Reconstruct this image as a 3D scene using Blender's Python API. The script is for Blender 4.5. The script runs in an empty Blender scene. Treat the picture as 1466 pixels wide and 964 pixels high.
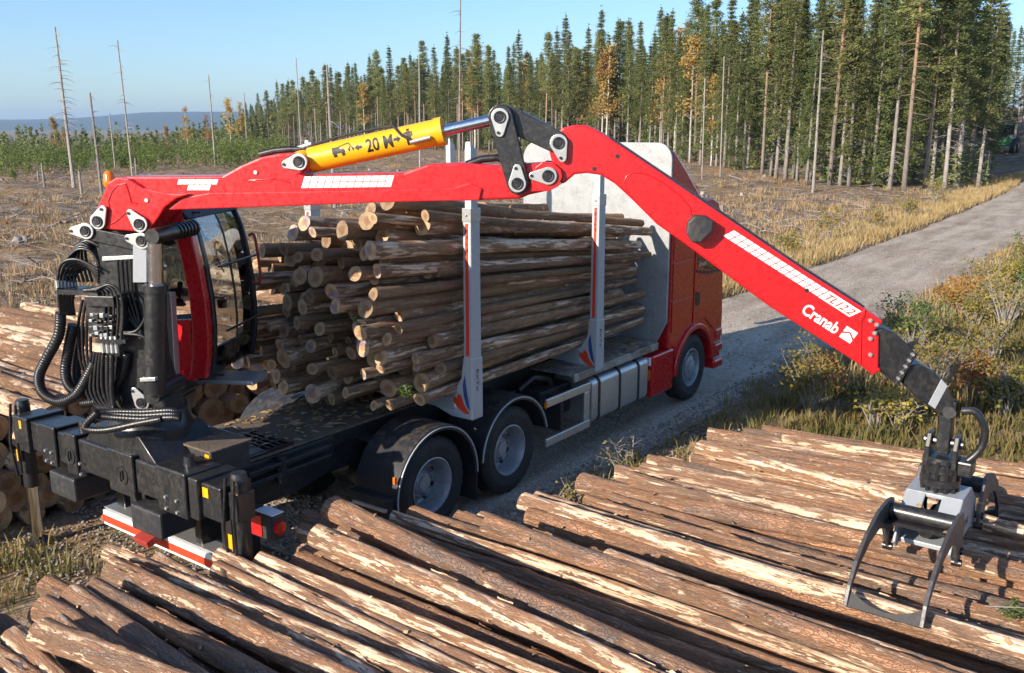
import bpy, math, random
import numpy as np
from mathutils import Vector, Matrix, Euler
R = math.radians
rng = random.Random(7)
SC = bpy.context.scene
COL = SC.collection
# ------------------------------------------------------------------ camera, sky, sun, exposure
CAM = np.array([-6.861, -7.241, 4.145]); YAW = 0.6332748; PITCH = 0.219143; FPX = 1328.76
cd = bpy.data.cameras.new('camera'); cam = bpy.data.objects.new('camera', cd); COL.objects.link(cam)
cam.location = CAM; cam.rotation_euler = (math.pi/2 - PITCH, 0, YAW - math.pi/2)
cd.sensor_fit = 'HORIZONTAL'; cd.sensor_width = 36; cd.lens = 36*FPX/1466; cd.clip_start = .05; cd.clip_end = 30000
SC.camera = cam
SUN_EL, SUN_AZ = R(22), R(-13.0)            # light travels along +X, turned 13 degrees to -Y
W = bpy.data.worlds.new('World'); SC.world = W; W.use_nodes = True
nt = W.node_tree; bg = nt.nodes['Background']
sky = nt.nodes.new('ShaderNodeTexSky'); sky.sky_type = 'NISHITA'; sky.sun_disc = False
sky.sun_elevation = SUN_EL
_tx, _ty = math.cos(SUN_AZ), math.sin(SUN_AZ)
sky.sun_rotation = math.atan2(-_tx, -_ty)      # azimuth of the sun measured from +Y towards +X
sky.altitude = 300; sky.air_density = 1.0; sky.dust_density = .9; sky.ozone_density = 5.0
nt.links.new(sky.outputs[0], bg.inputs[0]); bg.inputs[1].default_value = .122
sd = bpy.data.lights.new('sun', 'SUN'); sd.energy = 4.9; sd.angle = R(.53); sd.color = (1, .89, .75)
sun = bpy.data.objects.new('sun', sd); COL.objects.link(sun)
_d = Vector((_tx*math.cos(SUN_EL), _ty*math.cos(SUN_EL), -math.sin(SUN_EL)))
sun.rotation_euler = _d.to_track_quat('-Z', 'Y').to_euler(); sun.location = (-20, 5, 12)
vs = SC.view_settings; vs.view_transform = 'Standard'; vs.look = 'None'; vs.exposure = .83; vs.gamma = 1; vs.use_curve_mapping = False
SC.cycles.use_denoising = True; SC.cycles.max_bounces = 6; SC.cycles.transparent_max_bounces = 12
SC.cycles.volume_bounces = 0; SC.cycles.use_adaptive_sampling = True; SC.cycles.adaptive_threshold = .02

# ------------------------------------------------------------------ pixel -> place helpers (photograph pixels, 1466 x 964)
_f = np.array([math.cos(YAW)*math.cos(PITCH), math.sin(YAW)*math.cos(PITCH), -math.sin(PITCH)])
_r = np.array([math.sin(YAW), -math.cos(YAW), 0.0]); _u = np.cross(_r, _f)
def ray(u, v): return (u-733)/FPX*_r - (v-482)/FPX*_u + _f
def on_axis(u, v, ax, val):
    d = ray(u, v); return CAM + d*((val-CAM[ax])/d[ax])
def ground_dist(px, D, z=0.0):
    """place in the direction of pixel column px, D metres ahead"""
    d = np.array([_f[0], _f[1]])/math.hypot(_f[0], _f[1]) + (px-733)/(FPX/math.cos(PITCH)*1.0)*_r[:2]*1.0
    d = d/np.linalg.norm(d)
    return np.array([CAM[0]+d[0]*D, CAM[1]+d[1]*D, z])
def to_px(P):
    d = np.asarray(P, float)-CAM; w = d@_f
    return 733+FPX*(d@_r)/w, 482-FPX*(d@_u)/w
# boom plane: vertical plane through the crane pillar and the grapple
PIL = np.array([-2.45, 0.0]); PIN = np.array([.75, -5.87, 2.02])
_bd = (PIN[:2]-PIL); BD = _bd/np.linalg.norm(_bd); BN = np.array([-BD[1], BD[0]])   # along, and away from the camera
def bp(u, v, n=0.0):
    """pixel -> (s, z) on the plane parallel to the boom, n metres beyond it"""
    d = ray(u, v); N = np.array([BN[0], BN[1], 0]); O = np.array([PIL[0]+BN[0]*n, PIL[1]+BN[1]*n, 0])
    t = ((O-CAM)@N)/(d@N); P = CAM+t*d
    return ((P[:2]-O[:2])@BD, P[2])
def BW(s, z, n=0.0): return Vector((PIL[0]+BD[0]*s+BN[0]*n, PIL[1]+BD[1]*s+BN[1]*n, z))

# ------------------------------------------------------------------ numpy value noise
def _hash(ix, iy, iz):
    h = (ix.astype(np.int64)*374761393 + iy.astype(np.int64)*668265263 + iz.astype(np.int64)*2147483647) & 0xffffffff
    h = ((h ^ (h >> 13))*1274126177) & 0xffffffff
    return ((h ^ (h >> 16)) & 0xffff)/65535.0
def vnoise(x, y, z=None):
    x = np.asarray(x, float); y = np.asarray(y, float); z = np.zeros_like(x) if z is None else np.asarray(z, float)
    x, y, z = np.broadcast_arrays(x, y, z)
    ix, iy, iz = np.floor(x), np.floor(y), np.floor(z); fx, fy, fz = x-ix, y-iy, z-iz
    fx, fy, fz = [f*f*(3-2*f) for f in (fx, fy, fz)]; o = 0
    for a in (0, 1):
        for b in (0, 1):
            for c in (0, 1):
                o = o + _hash(ix+a, iy+b, iz+c)*(fx if a else 1-fx)*(fy if b else 1-fy)*(fz if c else 1-fz)
    return o*2-1
def fbm(x, y, z=None, o=4):
    s = 0; a = 1
    for i in range(o):
        k = 2**i; s = s + a*vnoise(np.asarray(x)*k+i*17.3, np.asarray(y)*k-i*9.1, None if z is None else np.asarray(z)*k); a *= .5
    return s/1.9
def sstep(a, b, x):
    t = np.clip((np.asarray(x, float)-a)/(b-a), 0, 1); return t*t*(3-2*t)

# ------------------------------------------------------------------ mesh builder
class MB:
    def __init__(s): s.v = []; s.f = []; s.m = []; s.mi = 0
    def add(s, vs, fs, mi=None):
        k = len(s.v); s.v += [tuple(p) for p in vs]; mi = s.mi if mi is None else mi
        for f in fs: s.f.append(tuple(i+k for i in f)); s.m.append(mi)
        return s
    def box(s, c, size, rot=None, mi=None):
        x, y, z = [q/2 for q in size]; M = rot if rot is not None else Matrix.Identity(3); c = Vector(c)
        p = [c+M@Vector((a*x, b*y, d*z)) for a in (-1, 1) for b in (-1, 1) for d in (-1, 1)]
        return s.add(p, [(0, 1, 3, 2), (4, 6, 7, 5), (0, 4, 5, 1), (2, 3, 7, 6), (0, 2, 6, 4), (1, 5, 7, 3)], mi)
    def bb(s, x0, x1, y0, y1, z0, z1, mi=None): return s.box(((x0+x1)/2, (y0+y1)/2, (z0+z1)/2), (x1-x0, y1-y0, z1-z0), None, mi)
    def cyl(s, a, b, r0, r1=None, n=16, caps=True, mi=None):
        r1 = r0 if r1 is None else r1; a, b = Vector(a), Vector(b); ax = (b-a).normalized()
        u = ax.orthogonal().normalized(); w = ax.cross(u); k = []
        for c, r in ((a, r0), (b, r1)):
            k += [c+(u*math.cos(t*2*math.pi/n)+w*math.sin(t*2*math.pi/n))*r for t in range(n)]
        fs = [(i, (i+1) % n, n+(i+1) % n, n+i) for i in range(n)]
        if caps: fs += [tuple(range(n-1, -1, -1)), tuple(range(n, 2*n))]
        return s.add(k, fs, mi)
    def tube(s, path, r, n=8, mi=None, caps=True):
        P = [Vector(p) for p in path]; rr = r if hasattr(r, '__len__') else [r]*len(P); k = []
        u = None
        for i, p in enumerate(P):
            t = (P[min(i+1, len(P)-1)]-P[max(i-1, 0)]).normalized()
            if u is None: u = t.orthogonal().normalized()
            u = (u-t*u.dot(t)).normalized(); w = t.cross(u)
            k += [p+(u*math.cos(j*2*math.pi/n)+w*math.sin(j*2*math.pi/n))*rr[i] for j in range(n)]
        fs = [(i*n+j, i*n+(j+1) % n, (i+1)*n+(j+1) % n, (i+1)*n+j) for i in range(len(P)-1) for j in range(n)]
        if caps: fs += [tuple(range(n-1, -1, -1)), tuple(range((len(P)-1)*n, len(P)*n))]
        return s.add(k, fs, mi)
    def prism(s, pts, fn, a, b, mi=None):
        """polygon pts (p, q) swept from a to b; fn(p, q, t) -> place"""
        n = len(pts); k = [fn(p, q, a) for p, q in pts]+[fn(p, q, b) for p, q in pts]
        fs = [tuple(range(n)), tuple(range(2*n-1, n-1, -1))]+[(i, n+i, n+(i+1) % n, (i+1) % n) for i in range(n)]
        return s.add(k, fs, mi)
    def lathe(s, prof, o, ax, n=32, mi=None, mod=None):
        """prof: (radius, along) rows, swept round the axis ax through o"""
        o = Vector(o); ax = Vector(ax).normalized(); u = ax.orthogonal().normalized(); w = ax.cross(u); k = []
        for j in range(n):
            t = j*2*math.pi/n; e = u*math.cos(t)+w*math.sin(t)
            k += [o+ax*h+e*(r+(mod(j, i) if mod else 0)) for i, (r, h) in enumerate(prof)]
        m = len(prof)
        return s.add(k, [(j*m+i, ((j+1) % n)*m+i, ((j+1) % n)*m+i+1, j*m+i+1) for j in range(n) for i in range(m-1)], mi)
    def build(s, name, mat, parent=None, smooth=None, bevel=0, fix=True):
        me = bpy.data.meshes.new(name); me.from_pydata(s.v, [], s.f)
        mats = mat if isinstance(mat, (list, tuple)) else [mat]
        for q in mats: me.materials.append(MAT[q] if isinstance(q, str) else q)
        if len(mats) > 1: me.polygons.foreach_set('material_index', s.m)
        if fix:
            import bmesh
            b = bmesh.new(); b.from_mesh(me); bmesh.ops.recalc_face_normals(b, faces=b.faces); b.to_mesh(me); b.free()
        if smooth:
            me.polygons.foreach_set('use_smooth', [True]*len(me.polygons)); me.set_sharp_from_angle(angle=R(smooth))
        me.update(); o = bpy.data.objects.new(name, me); COL.objects.link(o)
        if parent is not None: attach(o, parent)
        if bevel:
            m = o.modifiers.new('bevel', 'BEVEL'); m.width = bevel; m.segments = 2; m.limit_method = 'ANGLE'; m.angle_limit = R(40)
        return o
def attach(o, parent):
    M = Matrix.Identity(4); q = parent
    while q is not None: M = q.matrix_basis @ M if q.parent is None else q.matrix_parent_inverse @ q.matrix_basis @ M; q = q.parent
    o.parent = parent; o.matrix_parent_inverse = M.inverted()
def tag(o, label=None, cat=None, group=None, kind=None):
    if label: o['label'] = label
    if cat: o['category'] = cat
    if group: o['group'] = group
    if kind: o['kind'] = kind
    return o
def empty(name, loc, label, cat, group=None):
    o = bpy.data.objects.new(name, None); o.empty_display_size = .2; COL.objects.link(o); o.location = loc
    return tag(o, label, cat, group)
def ordinal(n):
    w = 'zeroth first second third fourth fifth sixth seventh eighth ninth tenth eleventh twelfth'.split()
    if n < len(w): return w[n]
    return f"{n}{'th' if 10 <= n % 100 <= 20 else {1:'st',2:'nd',3:'rd'}.get(n % 10,'th')}"

# ------------------------------------------------------------------ materials
MAT = {}
class NT:
    def __init__(s, name):
        m = bpy.data.materials.new(name); m.use_nodes = True; s.m = m; s.t = m.node_tree; s.b = s.t.nodes['Principled BSDF']; MAT[name] = m
    def n(s, typ, **kw):
        q = s.t.nodes.new(typ)
        for k, v in kw.items():
            if k.startswith('i_'): q.inputs[k[2:].replace('_', ' ')].default_value = v
            elif k.startswith('n_'): q.inputs[int(k[2:])].default_value = v
            else: setattr(q, k, v)
        return q
    def l(s, a, b): s.t.links.new(a, b)
    def coord(s, scale=(1, 1, 1), src='Object'):
        c = s.n('ShaderNodeTexCoord'); m = s.n('ShaderNodeMapping'); m.inputs['Scale'].default_value = scale
        s.l(c.outputs[src], m.inputs[0]); return m.outputs[0]
    def noise(s, vec, scale, detail=4, rough=.55):
        q = s.n('ShaderNodeTexNoise', i_Scale=scale, i_Detail=detail, i_Roughness=rough); s.l(vec, q.inputs['Vector']); return q.outputs['Fac']
    def ramp(s, fac, stops):
        q = s.n('ShaderNodeValToRGB'); e = q.color_ramp.elements
        while len(e) < len(stops): e.new(.5)
        for i, (p, c) in enumerate(stops): e[i].position = p; e[i].color = (*c, 1) if len(c) == 3 else c
        s.l(fac, q.inputs[0]); return q.outputs[0]
    def mix(s, fac, a, b, mode='MIX'):
        q = s.n('ShaderNodeMix', data_type='RGBA', blend_type=mode)
        for sock, v in ((q.inputs[0], fac), (q.inputs[6], a), (q.inputs[7], b)):
            if hasattr(v, 'is_linked'): s.l(v, sock)
            else: sock.default_value = (*v, 1) if isinstance(v, tuple) and len(v) == 3 else v
        return q.outputs[2]
    def math(s, op, a, b=0.0, clamp=False):
        q = s.n('ShaderNodeMath', operation=op, use_clamp=clamp)
        for sock, v in ((q.inputs[0], a), (q.inputs[1], b)):
            if hasattr(v, 'is_linked'): s.l(v, sock)
            else: sock.default_value = v
        return q.outputs[0]
    def bump(s, h, strength=.3, dist=.02):
        q = s.n('ShaderNodeBump', i_Strength=strength, i_Distance=dist); s.l(h, q.inputs['Height']); s.l(q.outputs[0], s.b.inputs['Normal']); return q
    def set(s, **kw):
        for k, v in kw.items():
            sock = s.b.inputs[k.replace('_', ' ')]
            if hasattr(v, 'is_linked'): s.l(v, sock)
            else: sock.default_value = (*v, 1) if isinstance(v, tuple) and len(v) == 3 else v
        return s
    def rand(s): return s.n('ShaderNodeObjectInfo').outputs['Random']

def paint(name, col, rough=.35, dirt=.25, metal=0.0, dirtcol=(.16, .12, .08), coat=0.0, scale=3.0, bumpy=.0):
    t = NT(name); v = t.coord(); n1 = t.noise(v, scale, 6, .65); n2 = t.noise(v, scale*9, 4, .6)
    f = t.math('MULTIPLY', t.ramp(t.math('MULTIPLY', n1, n2), [(.22, (0, 0, 0)), (.48, (1, 1, 1))]), dirt)
    t.set(Base_Color=t.mix(f, col, dirtcol), Metallic=metal, Coat_Weight=coat, Coat_Roughness=.12)
    r = t.n('ShaderNodeMapRange', n_1=.3, n_2=.75, n_3=max(rough-.08, .03), n_4=rough+.15); t.l(n2, r.inputs[0]); t.set(Roughness=r.outputs[0])
    if bumpy: t.bump(n2, bumpy, .004)
    return t
paint('red_paint', (.56, .010, .014), .28, .025, coat=.4)
paint('cab_red', (.50, .008, .012), .25, .03, coat=.5)
paint('yellow_paint', (.80, .40, .008), .28, .12, coat=.3)
paint('black_paint', (.014, .015, .017), .35, .45, dirtcol=(.09, .075, .06), coat=.15)
paint('black_plastic', (.018, .019, .022), .55, .55, dirtcol=(.11, .09, .07))
paint('black_rubber', (.016, .016, .017), .7, .5, dirtcol=(.10, .085, .07), scale=5)
paint('hose_rubber', (.012, .012, .013), .35, .15)
paint('white_paint', (.74, .75, .74), .45, .22)
paint('white_decal', (.82, .82, .80), .5, .06)
paint('grey_paint', (.30, .32, .34), .4, .25)
paint('stake_grey', (.42, .45, .47), .42, .2, metal=.15)
paint('aluminium', (.58, .58, .57), .36, .35, metal=.75, dirtcol=(.2, .17, .14))
paint('board_alu', (.33, .34, .34), .5, .9, metal=.3, dirtcol=(.17, .165, .16), scale=5.0)
paint('chrome', (.72, .72, .74), .1, .05, metal=1)
paint('zinc', (.46, .47, .46), .38, .3, metal=.6)
paint('steel_dark', (.05, .05, .055), .3, .35, metal=.7, dirtcol=(.13, .10, .08))
paint('claw_steel', (.045, .043, .042), .75, .3, dirtcol=(.10, .08, .06))
paint('worn_steel', (.09, .085, .085), .5, .5, metal=.5, dirtcol=(.20, .18, .17))
paint('rim_steel', (.36, .37, .39), .42, .6, metal=.35, dirtcol=(.13, .11, .09))
paint('decal_red', (.70, .045, .012), .45, .1)
paint('decal_blue', (.03, .06, .22), .45, .1)
paint('decal_black', (.012, .012, .012), .5, .05)
paint('fabric_dark', (.02, .02, .022), .8, .2)
paint('green_paint', (.015, .17, .05), .35, .2, coat=.3)
paint('rust_red', (.30, .03, .02), .5, .5)
def simple(name, col, rough=.5, **kw): t = NT(name); t.set(Base_Color=col, Roughness=rough, **kw); return t
simple('stone', (.24, .21, .185), .9)
simple('amber', (.85, .22, .01), .2, Transmission_Weight=.3)
simple('tail_red', (.55, .01, .012), .15, Coat_Weight=.5)
simple('lens_clear', (.8, .8, .8), .1)
t = NT('glass'); tr_ = t.n('ShaderNodeBsdfTransparent'); tr_.inputs[0].default_value = (.46, .52, .54, 1); gl_ = t.n('ShaderNodeBsdfGlossy'); gl_.inputs['Roughness'].default_value = .02
fn_ = t.n('ShaderNodeFresnel', i_IOR=1.5); mx_ = t.n('ShaderNodeMixShader'); t.l(t.math('ADD', fn_.outputs[0], .16), mx_.inputs[0]); t.l(tr_.outputs[0], mx_.inputs[1]); t.l(gl_.outputs[0], mx_.inputs[2]); t.l(mx_.outputs[0], t.t.nodes['Material Output'].inputs[0])
t = NT('tinted_glass'); t.set(Base_Color=(.012, .014, .017), Roughness=.03, Coat_Weight=1.0)

def bark(name, peel, tint, cols):
    """log bark: plates and cracks, patches stripped to pale wood"""
    t = NT(name); rnd = t.rand(); c = t.n('ShaderNodeTexCoord').outputs['Object']
    off = t.n('ShaderNodeVectorMath', operation='ADD'); t.l(c, off.inputs[0])
    cmb = t.n('ShaderNodeCombineXYZ'); t.l(t.math('MULTIPLY', rnd, 37.0), cmb.inputs[0]); t.l(t.math('MULTIPLY', rnd, 11.0), cmb.inputs[2])
    t.l(cmb.outputs[0], off.inputs[1])
    def mp(sc):
        m = t.n('ShaderNodeMapping'); m.inputs['Scale'].default_value = sc; t.l(off.outputs[0], m.inputs[0]); return m.outputs[0]
    big = t.noise(mp((.5, 2.2, 2.2)), 1.6, 5, .6); mid = t.noise(mp((2, 7, 7)), 2.5, 6, .68); fine = t.noise(mp((6, 22, 22)), 5, 5, .7)
    vor = t.n('ShaderNodeTexVoronoi', feature='DISTANCE_TO_EDGE', i_Scale=1.0); 
    wv = t.n('ShaderNodeVectorMath', operation='MULTIPLY_ADD'); cn = t.n('ShaderNodeTexNoise', i_Scale=9.0, i_Detail=3.0); t.l(off.outputs[0], cn.inputs['Vector'])
    t.l(cn.outputs['Color'], wv.inputs[0]); wv.inputs[1].default_value = (4, 4, 4); t.l(mp((15, 40, 40)), wv.inputs[2]); t.l(wv.outputs[0], vor.inputs['Vector'])
    crack = t.ramp(vor.outputs['Distance'], [(.0, (0, 0, 0)), (.11, (1, 1, 1))])
    base = t.ramp(t.math('ADD', t.math('MULTIPLY', big, .7), t.math('MULTIPLY', mid, .3)), cols)
    base = t.mix(t.math('MULTIPLY', fine, .65), base, t.mix(1.0, base, (.52, .46, .42), 'MULTIPLY'))
    base = t.mix(t.math('MULTIPLY', t.math('SUBTRACT', 1.0, crack), .38), base, (.07, .045, .03))
    # peeled: long patches
    pm = t.math('ADD', t.math('ADD', t.math('MULTIPLY', t.noise(mp((.7, 3.8, 3.8)), 3.0, 9, .72), .68), t.math('MULTIPLY', mid, .20)), t.math('MULTIPLY', fine, .12))
    pm = t.math('ADD', pm, t.math('MULTIPLY', t.math('SUBTRACT', rnd, .5), .10))
    th = 1.0-peel
    mask = t.n('ShaderNodeMapRange', n_1=th-.014, n_2=th+.016, n_3=0.0, n_4=1.0); t.l(pm, mask.inputs[0])
    rim = t.n('ShaderNodeMapRange', n_1=th-.075, n_2=th-.008, n_3=0.0, n_4=1.0); t.l(pm, rim.inputs[0])
    wood = t.ramp(t.noise(mp((1.2, 16, 16)), 2.2, 5, .6), [(.3, (.34, .20, .125)), (.47, (.47, .335, .23)), (.60, (.57, .45, .34)), (.75, (.64, .54, .43))])
    wood = t.mix(t.ramp(fine, [(.42, (.55, .55, .55)), (.60, (0, 0, 0))]), wood, (.40, .25, .14))
    inner = t.ramp(mid, [(.35, (.34, .165, .085)), (.65, (.50, .29, .17))])
    col = t.mix(rim.outputs[0], base, inner); col = t.mix(mask.outputs[0], col, wood)
    hv = t.n('ShaderNodeHueSaturation'); t.l(col, hv.inputs['Color']); t.l(t.math('ADD', t.math('MULTIPLY', rnd, .5), tint), hv.inputs['Value'])
    t.set(Base_Color=hv.outputs[0], Roughness=.85, Specular_IOR_Level=.25)
    hgt = t.math('ADD', t.math('MULTIPLY', crack, .5), t.math('ADD', t.math('MULTIPLY', fine, .5), t.math('MULTIPLY', mid, .6)))
    hgt = t.math('MULTIPLY', hgt, t.math('SUBTRACT', 1.0, t.math('MULTIPLY', mask.outputs[0], .85)))
    hgt = t.math('SUBTRACT', hgt, t.math('MULTIPLY', rim.outputs[0], .9))
    t.bump(hgt, 1.0, .016)
bark('bark_near', .462, 1.0, [(.36, (.20, .16, .135)), (.45, (.30, .205, .155)), (.53, (.46, .245, .14)), (.63, (.56, .32, .19))])
bark('bark_load', .455, 1.15, [(.36, (.20, .15, .11)), (.46, (.32, .21, .135)), (.55, (.46, .27, .14)), (.65, (.52, .31, .16))])
bark('bark_left', .475, .74, [(.30, (.20, .14, .10)), (.45, (.34, .20, .12)), (.58, (.42, .25, .14)), (.70, (.46, .28, .16))])
t = NT('cut_wood'); v = t.coord(); sp = t.n('ShaderNodeSeparateXYZ'); t.l(v, sp.inputs[0])
rad = t.math('SQRT', t.math('ADD', t.math('POWER', sp.outputs[1], 2.0), t.math('POWER', sp.outputs[2], 2.0)))
ring = t.math('SINE', t.math('ADD', t.math('MULTIPLY', rad, 620.0), t.math('MULTIPLY', t.noise(v, 14, 3), 7.0)))
core = t.ramp(rad, [(.0, (.42, .20, .09)), (.055, (.50, .27, .13)), (.075, (.66, .46, .26)), (.13, (.62, .43, .25))])
c = t.mix(t.math('MULTIPLY', t.math('ADD', ring, 1.0), .13), core, (.30, .15, .06))
c = t.mix(t.ramp(t.noise(v, 9, 5, .7), [(.45, (0, 0, 0)), (.75, (.55, .55, .55))]), c, (.20, .15, .12))
rd_ = t.rand(); bl = t.math('MULTIPLY', t.math('GREATER_THAN', rd_, .86), t.ramp(t.noise(v, 5, 2), [(.5, (0, 0, 0)), (.56, (1, 1, 1))])); c = t.mix(t.math('MULTIPLY', bl, .4), c, (.08, .14, .34))
wv_ = t.n('ShaderNodeTexVoronoi', feature='DISTANCE_TO_EDGE', i_Scale=11.0); t.l(v, wv_.inputs['Vector']); c = t.mix(t.ramp(wv_.outputs['Distance'], [(.0, (.7, .7, .7)), (.03, (0, 0, 0))]), c, (.14, .08, .05))
hv = t.n('ShaderNodeHueSaturation'); t.l(c, hv.inputs['Color']); t.l(t.math('ADD', t.math('MULTIPLY', t.rand(), .55), .40), hv.inputs['Value'])
t.set(Base_Color=hv.outputs[0], Roughness=.8); t.bump(t.noise(v, 60, 3), .3, .004)

def trunk_mat(name, lo, hi, hspan):
    t = NT(name); v = t.coord(); sp = t.n('ShaderNodeSeparateXYZ'); t.l(v, sp.inputs[0])
    f = t.math('ADD', t.math('MULTIPLY', sp.outputs[2], 1.0/hspan), t.math('MULTIPLY', t.noise(v, .8, 3), .4))
    c = t.ramp(f, [(.45, lo), (.85, hi)]); n = t.noise(t.coord((3, 3, .6)), 4, 5, .7)
    c = t.mix(t.ramp(n, [(.35, (.6, .6, .6)), (.65, (0, 0, 0))]), c, (.05, .04, .035))
    hv = t.n('ShaderNodeHueSaturation'); t.l(c, hv.inputs['Color']); t.l(t.math('ADD', t.math('MULTIPLY', t.rand(), .5), .75), hv.inputs['Value'])
    t.set(Base_Color=hv.outputs[0], Roughness=.9); t.bump(n, .4, .03)
trunk_mat('pine_bark', (.24, .20, .17), (.40, .24, .14), 14.0)
trunk_mat('spruce_bark', (.30, .27, .24), (.20, .16, .13), 14.0)
trunk_mat('birch_bark', (.52, .49, .45), (.40, .34, .28), 12.0)
trunk_mat('dead_wood', (.34, .30, .265), (.30, .265, .235), 14.0)
def leaf_mat(name, c0, c1, trans=.25, rnd=.5, scale=.7):
    t = NT(name); v = t.coord(); n = t.noise(v, scale, 4, .65)
    c = t.ramp(n, [(.3, c0), (.7, c1)]); hv = t.n('ShaderNodeHueSaturation'); t.l(c, hv.inputs['Color'])
    t.l(t.math('ADD', t.math('MULTIPLY', t.rand(), rnd), 1-rnd/2), hv.inputs['Value'])
    hue = t.math('ADD', t.math('MULTIPLY', t.math('FRACT', t.math('MULTIPLY', t.rand(), 7.31)), .03), .485); t.l(hue, hv.inputs['Hue'])
    t.set(Base_Color=hv.outputs[0], Roughness=.7, Specular_IOR_Level=.2)
    tr = t.n('ShaderNodeBsdfTranslucent'); t.l(hv.outputs[0], tr.inputs[0]); mx = t.n('ShaderNodeMixShader', n_0=trans)
    o = t.t.nodes['Material Output']; t.l(t.b.outputs[0], mx.inputs[1]); t.l(tr.outputs[0], mx.inputs[2]); t.l(mx.outputs[0], o.inputs[0])
leaf_mat('pine_needles', (.12, .16, .055), (.27, .28, .10), .40)
leaf_mat('spruce_needles', (.10, .135, .045), (.245, .25, .09), .40)
leaf_mat('young_needles', (.09, .13, .03), (.20, .22, .06), rnd=.3, scale=.2)
leaf_mat('birch_leaves', (.36, .21, .06), (.52, .34, .11), .35)
leaf_mat('shrub_leaves', (.12, .14, .035), (.44, .32, .07), .35, scale=3)
leaf_mat('dry_grass', (.36, .25, .12), (.58, .45, .25), .3, scale=.6)
leaf_mat('verge_grass', (.30, .20, .08), (.50, .38, .19), .3, scale=.9)
leaf_mat('green_grass', (.15, .16, .05), (.36, .28, .11), .3, scale=.8)
leaf_mat('heather_brown', (.19, .115, .06), (.36, .25, .14), .2, scale=.5)
leaf_mat('heath', (.10, .11, .03), (.28, .20, .08), .2, scale=.8)
leaf_mat('rust_leaves', (.22, .09, .03), (.45, .22, .06), .3, scale=3)
leaf_mat('chip', (.20, .11, .06), (.55, .38, .20), .05, scale=9)
leaf_mat('needle_twig', (.05, .10, .02), (.11, .16, .035), .25, scale=4)

# ------------------------------------------------------------------ ground, road, hills
def road_y(x): x = np.asarray(x, float); return .2 + np.where(x > 30, (x-30)**2*.0008, 0)
def road_w(x): return 2.0 + sstep(20, 60, x)*.35
def height(x, y):
    x = np.asarray(x, float); y = np.asarray(y, float)
    dx, dy = x-CAM[0], y-CAM[1]; D = np.hypot(dx, dy); ang = np.degrees(np.arctan2(dy, dx))
    rd = np.abs(y-road_y(x))-road_w(x)                       # metres outside the road edge
    off = sstep(.0, 3.0, rd)
    far = sstep(4, 14, rd)
    h = off*(-.16)*np.exp(-((rd-1.4)/1.0)**2)*1.3
    h = h + far*(fbm(x*.07, y*.07, o=3)*.6 + fbm(x*.4+5, y*.4, o=4)*.28) + sstep(.5, 2.5, rd)*fbm(x*1.1, y*1.1+9, o=2)*.05
    pile = ((x > -7) & (x < 9) & (y > -9) & (y < 10)); h = np.where(pile, h*.25, h)
    h = h + sstep(68, 185, x)*8.0*sstep(75, 20, y)           # the road climbs far ahead
    h = h - sstep(110, 420, D)*11.0*sstep(46, 60, ang)*(1-sstep(2500, 4000, D))
    h = h + sstep(30, 110, D)*.7*sstep(14, 30, ang)*sstep(64, 50, ang)
    return h
def ground_z(x, y): return float(height(np.array([x]), np.array([y]))[0])
t = NT('clearcut_soil'); v = t.coord()
a = t.noise(v, .22, 6, .62); b = t.noise(v, 1.3, 6, .7); c = t.noise(v, 9, 5, .75); e = t.noise(v, .55, 4, .6)
col = t.ramp(b, [(.34, (.075, .055, .042)), (.45, (.17, .125, .09)), (.55, (.26, .205, .16)), (.66, (.38, .33, .28))])
col = t.mix(t.ramp(a, [(.44, (0, 0, 0)), (.60, (.8, .8, .8))]), col, t.ramp(c, [(.3, (.24, .135, .06)), (.7, (.44, .29, .14))]))
col = t.mix(t.ramp(e, [(.56, (0, 0, 0)), (.68, (.7, .7, .7))]), col, t.ramp(c, [(.3, (.06, .075, .02)), (.7, (.15, .15, .045))]))
col = t.mix(t.ramp(c, [(.32, (.75, .75, .75)), (.46, (0, 0, 0))]), col, (.055, .042, .032))
t.set(Base_Color=col, Roughness=.95, Specular_IOR_Level=.1); t.bump(t.math('ADD', t.math('MULTIPLY', b, .8), t.math('MULTIPLY', c, .35)), 1.0, .12)
t = NT('gravel'); v = t.coord(); a = t.noise(v, .5, 5, .6); b = t.noise(v, 7, 5, .75); g = t.noise(v, 38, 3, .7)
sp = t.n('ShaderNodeSeparateXYZ'); t.l(v, sp.inputs[0])
vo = t.n('ShaderNodeTexVoronoi', i_Scale=26.0); t.l(v, vo.inputs['Vector'])
col = t.ramp(t.math('ADD', t.math('MULTIPLY', a, .6), t.math('MULTIPLY', b, .4)), [(.38, (.35, .27, .19)), (.5, (.50, .405, .305)), (.62, (.60, .505, .40))])
col = t.mix(t.ramp(g, [(.38, (.8, .8, .8)), (.5, (0, 0, 0))]), col, (.19, .155, .125))
col = t.mix(t.ramp(vo.outputs['Color'], [(.62, (0, 0, 0)), (.8, (.75, .75, .75))]), col, (.58, .55, .50))
mu = t.noise(t.coord((.25, 1.6, 1)), 1.1, 4, .6); col = t.mix(t.ramp(mu, [(.40, (.55, .55, .55)), (.56, (0, 0, 0))]), col, t.mix(1.0, col, (.62, .56, .50), 'MULTIPLY'))
t.set(Base_Color=col, Roughness=.92, Specular_IOR_Level=.2); t.bump(t.math('ADD', t.math('MULTIPLY', b, .8), t.math('ADD', t.math('MULTIPLY', g, .4), t.math('MULTIPLY', vo.outputs['Distance'], -.5))), 1.0, .04)
t = NT('far_forest'); v = t.coord(); a = t.noise(v, .012, 5, .6); t.set(Base_Color=t.ramp(a, [(.35, (.025, .04, .018)), (.65, (.05, .065, .028))]), Roughness=1.0)

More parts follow.
